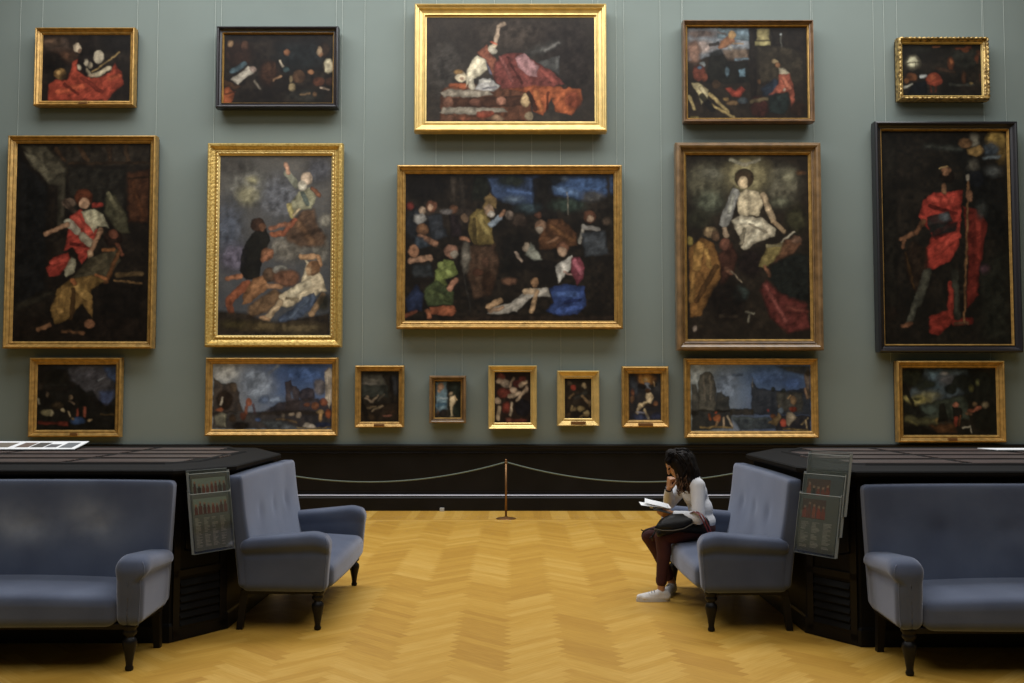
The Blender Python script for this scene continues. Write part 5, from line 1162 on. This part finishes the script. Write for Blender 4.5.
for s_, e_, w_ in ((shN, elN, wrN), (shF, elF, wrF)):
    chain(bm, [s_, e_], [.042, .034]); chain(bm, [e_, e_.lerp(w_, .35), w_], [.034, .033, .021])
# head: skull, jaw, nose, ears, lips, brow
ellip(bm, head, (.088, .072, .092), (fwd, hup))
ellip(bm, head + fwd * .028 - hup * .05, (.058, .055, .060), (fwd, hup))
cap(bm, head + fwd * .084 + hup * .012, head + fwd * .100 - hup * .022, .008, .012, 10)
cap(bm, head + fwd * .075 - hup * .048 + Vector((0, -.018, 0)), head + fwd * .075 - hup * .048 + Vector((0, .018, 0)), .009, .009, 10)
ellip(bm, head + fwd * .055 - hup * .088, (.026, .028, .02), (fwd, hup))
for sy in (-1, 1):
    ellip(bm, head + Vector((0, sy * .074, 0)) - hup * .01 - fwd * .005, (.018, .008, .030), (fwd, hup))
    ellip(bm, head + Vector((0, sy * .030, 0)) + fwd * .072 + hup * .022, (.014, .022, .008), (fwd, hup))
    ellip(bm, head + Vector((0, sy * .042, 0)) + fwd * .055 - hup * .03, (.024, .022, .022), (fwd, hup))
# near hand holds the papers, far hand is folded against the mouth
hand(bm, wrN, Vector((-.9, .05, .18)), Vector((.0, -.75, -.55)), [1.5, 1.4, 1.25, 1.0], -1)
hand(bm, wrF, Vector((.06, -.25, .95)), Vector((-.95, -.2, .0)), [2.6, 2.6, 2.5, 2.3], 1)
remeshed('body', bm, M['skin'], person, .0048, 3)
for sy in (-1, 1):
    bm = bmesh.new(); ellip(bm, head + Vector((0, sy * .030, 0)) + fwd * .0815 + hup * .006, (.009, .013, .007), (fwd, hup))
    obj('eye', bm, M['hair'], person, True)

# sweater
bm = bmesh.new()
chain(bm, [pel + Vector((0, 0, .01)), waist, chest, ub], [.10, .086, .094, .078])
ellip(bm, pel + Vector((.0, 0, .03)), (.112, .160, .085)); ellip(bm, chest, (.095, .158, .108)); ellip(bm, waist, (.092, .135, .10))
chain(bm, [shF, ub + Vector((0, 0, -.01)), shN], [.062, .078, .062])
cap(bm, ub, neck + Vector((.01, 0, -.015)), .065, .054)
for s_, e_, w_ in ((shN, elN, wrN), (shF, elF, wrF)):
    chain(bm, [s_, s_.lerp(e_, .5), e_], [.062, .052, .049]); m2 = e_.lerp(w_, .5); chain(bm, [e_, m2, e_.lerp(w_, .92)], [.048, .043, .032])
rr = random.Random(3)
for (p, q, r) in ((elN, shN, .048), (elF, shF, .046), (elN, wrN, .042)):       # folds in the knit
    for i in range(3):
        c = p.lerp(q, .12 + .1 * i); dv = (q - p).normalized(); sd = dv.cross(Vector((0, 0, 1))).normalized()
        cap(bm, c - sd * r * .8, c + Vector((-.02, 0, .01)) + sd * r * .8, .012, .009, 8)
for i in range(4):
    z = .62 + .045 * i
    cap(bm, Lc((1.40 + .012 * i, 7.60, z)), Lc((1.36 + .01 * i, 7.74, z + .02)), .022, .018, 8)
sw = remeshed('sweater', bm, M['sweater'], person, .0055, 6)
# trousers
bm = bmesh.new()
ellip(bm, pel + Vector((0, 0, -.02)), (.112, .162, .085))
for h_, k_, a_ in ((hipN, kneeN, ankN), (hipF, kneeF, ankF)):
    chain(bm, [h_, h_.lerp(k_, .5), k_], [.086, .078, .062])
    c_ = k_.lerp(a_, .86)
    chain(bm, [k_, k_.lerp(a_, .3) + Vector((.014, 0, 0)), k_.lerp(a_, .6) + Vector((.006, 0, 0)), c_], [.06, .057, .048, .042])
    for i in range(4):
        z = k_.lerp(a_, .80 - .045 * i)
        cap(bm, z + Vector((-.025, -.02, .004)), z + Vector((.02, -.028, -.006)), .014, .012, 8)
    cap(bm, c_ + Vector((0, 0, -.004)), c_ + Vector((0, 0, .012)), .044, .044)
remeshed('trousers', bm, M['trousers'], person, .0055, 5)
# hair
bm = bmesh.new()
hc = head + hup * .010 - fwd * .012
ellip(bm, hc, (.094, .088, .098), (fwd, hup))
ellip(bm, hc + Vector((.03, 0, .0)), (.092, .092, .092))
chain(bm, [hc + Vector((-.055, -.03, .05)), hc + Vector((-.085, -.065, .005))], [.045, .026])
chain(bm, [hc + Vector((.05, -.03, .0)), Lc((1.36, 7.64, .96)), Lc((1.345, 7.60, .90))], [.085, .07, .045])
chain(bm, [hc + Vector((.00, -.06, -.01)), Lc((1.295, 7.62, .93)), Lc((1.305, 7.595, .86))], [.055, .052, .036])
chain(bm, [hc + Vector((.05, .03, .0)), Lc((1.38, 7.76, .95)), Lc((1.40, 7.76, .91))], [.085, .065, .045])
rr = random.Random(8)
def strand(bm, p0, p1, p2, r, amp=.008):
    pts = []; ph = rr.uniform(0, 6)
    for i in range(13):
        q = i / 12
        p = p0 * (1 - q) ** 2 + p1 * 2 * q * (1 - q) + p2 * q * q
        pts.append(p + Vector((math.sin(q * 12 + ph) * amp * q, math.cos(q * 11 + ph) * amp * q, 0)))
    tube(bm, pts, [r * (1 - .6 * (i / 12)) for i in range(13)], 6)
hr = remeshed('hair', bm, M['hair'], person, .006, 5)
bm = bmesh.new()
for i in range(70):
    a = rr.uniform(-.9, 2.2)
    st = hc + Vector((math.sin(a) * .05 - .0, -.07 - rr.uniform(0, .03), .075 - rr.uniform(0, .08)))
    e = Lc((1.26 + rr.uniform(0, .135), 7.585 + rr.uniform(-.02, .03), .85 + rr.uniform(0, .10)))
    md_ = (st + e) / 2 + Vector((.02 + rr.uniform(-.02, .03), -.045, .02))
    strand(bm, st, md_, e, .007)
for i in range(26):
    st = hc + Vector((rr.uniform(-.03, .06), rr.uniform(-.06, .06), .095))
    e = hc + Vector((rr.uniform(.09, .14), rr.uniform(-.10, .08), rr.uniform(-.12, -.04)))
    strand(bm, st, (st + e) / 2 + Vector((.05, -.02, .05)), e, .006, .005)
for i in range(12):
    st = hc + Vector((rr.uniform(-.05, .02), -.06, .07)); e = hc + Vector((-.10 + rr.uniform(-.01, .02), -.075, rr.uniform(-.03, .03)))
    strand(bm, st, (st + e) / 2 + Vector((-.02, -.02, .03)), e, .006, .004)
obj('hair_strands', bm, M['hair'], hr, True)
bm = bmesh.new()
for i in range(70):
    st = Lc((1.24 + rr.uniform(0, .115), 7.58 + rr.uniform(-.01, .03), .935 + rr.uniform(-.03, .02)))
    e = st + Vector((rr.uniform(-.01, .03), rr.uniform(-.02, .02), -.085 - rr.uniform(0, .035)))
    strand(bm, st, (st + e) / 2 + Vector((rr.uniform(-.02, .02), -.015, 0)), e, .0062, .012)
obj('hair_ends', bm, M['hair_tip'], hr, True)['label'] = 'wavy brown hair ends'
# bands at the wrists
for w_, e_ in ((wrN, elN), (wrF, elF)):
    d = (w_ - e_).normalized(); bm = bmesh.new()
    tube(bm, [w_ - d * .012, w_ + d * .004], .0285, 16); obj('wrist_band', bm, M['cuff'], person, True)
# shoes
def shoe(an, f):
    f = f.normalized(); s_ = Vector((0, 0, 1)).cross(f); fl = -base.z
    bm = bmesh.new()
    a = Vector((an.x, an.y, fl))
    chain(bm, [a - f * .045 + Vector((0, 0, .040)), a + f * .04 + Vector((0, 0, .045)), a + f * .12 + Vector((0, 0, .034)), a + f * .165 + Vector((0, 0, .030))], [.030, .036, .031, .025])
    for sg in (-1, 1): chain(bm, [a - f * .04 + s_ * .008 * sg + Vector((0, 0, .03)), a + f * .13 + s_ * .016 * sg + Vector((0, 0, .028))], [.024, .024])
    cap(bm, a - f * .035 + Vector((0, 0, .055)), a + f * .01 + Vector((0, 0, .062)), .030, .034)
    sh = remeshed('shoe', bm, M['shoe'], person, .005, 4)
    bm = bmesh.new()
    ring = []
    for k in range(28):
        an_ = 2 * PI * k / 28; u = math.cos(an_); v = math.sin(an_)
        ring.append(a + f * (.062 + .130 * u) + s_ * (.038 * v * (1 + .12 * u)))
    lo = [bm.verts.new(p + Vector((0, 0, .001))) for p in ring]; hi = [bm.verts.new(p + Vector((0, 0, .020))) for p in ring]
    bm.faces.new(lo[::-1]); bm.faces.new(hi)
    for k in range(28): bm.faces.new((lo[k], lo[(k + 1) % 28], hi[(k + 1) % 28], hi[k]))
    obj('sole', bm, M['sole'], sh)
    bm = bmesh.new()
    for k in range(4):
        c = a + f * (.055 + .02 * k) + Vector((0, 0, .083 - .007 * k))
        tube(bm, [c - s_ * .024 - Vector((0, 0, .012)), c + Vector((0, 0, .002)), c + s_ * .024 - Vector((0, 0, .012))], .0028, 6)
    obj('lace', bm, M['lace'], sh, True)
shoe(ankN, Vector((-1, -.05, 0))); shoe(ankF, Vector((-.45, -.85, 0)))

# handbag on the lap, with flap, worn edge, red strap and cord tassels
bb = Vector((1.255, 7.60, .585))
bag = thing('handbag', 'black leather handbag with a red strap, on the reader\'s lap', 'handbag', bb)
bm = bmesh.new()
def bagf(q):
    x, y, z = q
    k = (z + .085) / .17
    return (x * (1 - .18 * k) + .03 * k, y * (1 - .35 * k), z - .05 * max(0, (-x - .04) / .2) - .02 * max(0, (x - .05) / .2))
rbox(bm, (0, 0, 0), (.215, .125, .065), .05, 12, bagf)
for v in bm.verts: v.co += Vector((.02, .03, .0))
bd = obj('body', bm, M['leather'], bag, True)
bm = bmesh.new()
pts = [(-.20, -.10, -.03), (-.14, -.118, -.042), (-.06, -.125, -.042), (.02, -.122, -.028), (.08, -.112, .002), (.11, -.098, .035)]
rows = []
top = [(-.15, -.07, .030), (-.11, -.075, .055), (-.05, -.07, .072), (.01, -.07, .074), (.06, -.07, .07), (.10, -.075, .062)]
for a, b in zip(top, pts):
    a, b = Vector(a), Vector(b)
    rows.append([bm.verts.new(a.lerp(b, i / 5) + Vector((0, -.022 * math.sin(PI * i / 5), .006))) for i in range(6)])
for r0, r1 in zip(rows, rows[1:]):
    for i in range(5): bm.faces.new((r0[i], r1[i], r1[i + 1], r0[i + 1]))
fl = obj('flap', bm, M['leather'], bag, True)
md = fl.modifiers.new('thick', 'SOLIDIFY'); md.thickness = .006
bm = bmesh.new(); tube(bm, [Vector(p) + Vector((0, -.002, .004)) for p in pts], .0042, 6); obj('worn_edge', bm, M['leather_edge'], fl, True)
bm = bmesh.new()
for off in (0, .022):
    tube(bm, [(.075 + off, -.085, .085), (.095 + off, -.125, .10), (.125 + off, -.165, .085), (.15 + off, -.175, .04), (.175 + off, -.175, -.01), (.195 + off, -.17, -.06), (.205 + off, -.15, -.10)], .0095, 8, .45)
obj('strap', bm, M['red_strap'], bag, True)['label'] = 'oxblood red leather strap'
bm = bmesh.new()
tube(bm, [(-.20, -.10, -.03), (-.24, -.105, -.028), (-.275, -.105, -.045)], .005, 6); tube(bm, [(-.275, -.105, -.045), (-.297, -.10, -.035)], .0045, 6); tube(bm, [(-.275, -.105, -.045), (-.285, -.10, -.062)], .0045, 6)
tube(bm, [(-.19, -.11, -.045), (-.215, -.115, -.08), (-.21, -.115, -.115)], .005, 6); tube(bm, [(-.215, -.115, -.08), (-.235, -.115, -.10)], .005, 6)
obj('tassel', bm, M['leather'], bag, True)

# papers and phone in the near hand
def slip(name, c, ax, wv, L, Wd, th, m_, label, cat):
    ax = Vector(ax).normalized(); wv = Vector(wv); wv = (wv - ax * wv.dot(ax)).normalized(); nn = ax.cross(wv)
    bm = bmesh.new()
    N_ = 8; rows = []
    for i in range(N_ + 1):
        u = (i / N_ - .5) * L; z = .006 * math.cos(i / N_ * PI) if th < .004 else 0
        rows.append([bm.verts.new(ax * u + wv * (k * Wd) + nn * (z + h)) for k, h in ((-.5, -th / 2), (.5, -th / 2), (.5, th / 2), (-.5, th / 2))])
    for a, b in zip(rows, rows[1:]):
        for k in range(4): bm.faces.new((a[k], a[(k + 1) % 4], b[(k + 1) % 4], b[k]))
    bm.faces.new(rows[0]); bm.faces.new(rows[-1][::-1])
    o = obj(name, bm, m_); o.location = c; tag(o, label, cat); return o
slip('paper_sheet', (1.065, 7.60, .722), (1, .05, -.17), (0, -.985, -.13), (.20), .105, .0015, M['paper'], 'lower white paper held by the reader', 'paper')
slip('paper_sheet', (1.085, 7.60, .736), (1, -.08, -.32), (0, -.95, -.26), .17, .10, .0015, M['paper'], 'upper white printed paper fanned above another in the reader\'s hand', 'paper')
slip('paper_sheet', (1.115, 7.62, .712), (1, .12, -.10), (0, -.97, -.22), .16, .10, .0015, M['paper'], 'lowest folded white paper under the two fanned sheets in the reader\'s hand', 'paper')
slip('phone', (1.125, 7.585, .690), (1, .1, -.25), (0, -.9, -.4), .13, .065, .008, M['phone'], 'grey phone held beneath the papers', 'phone')
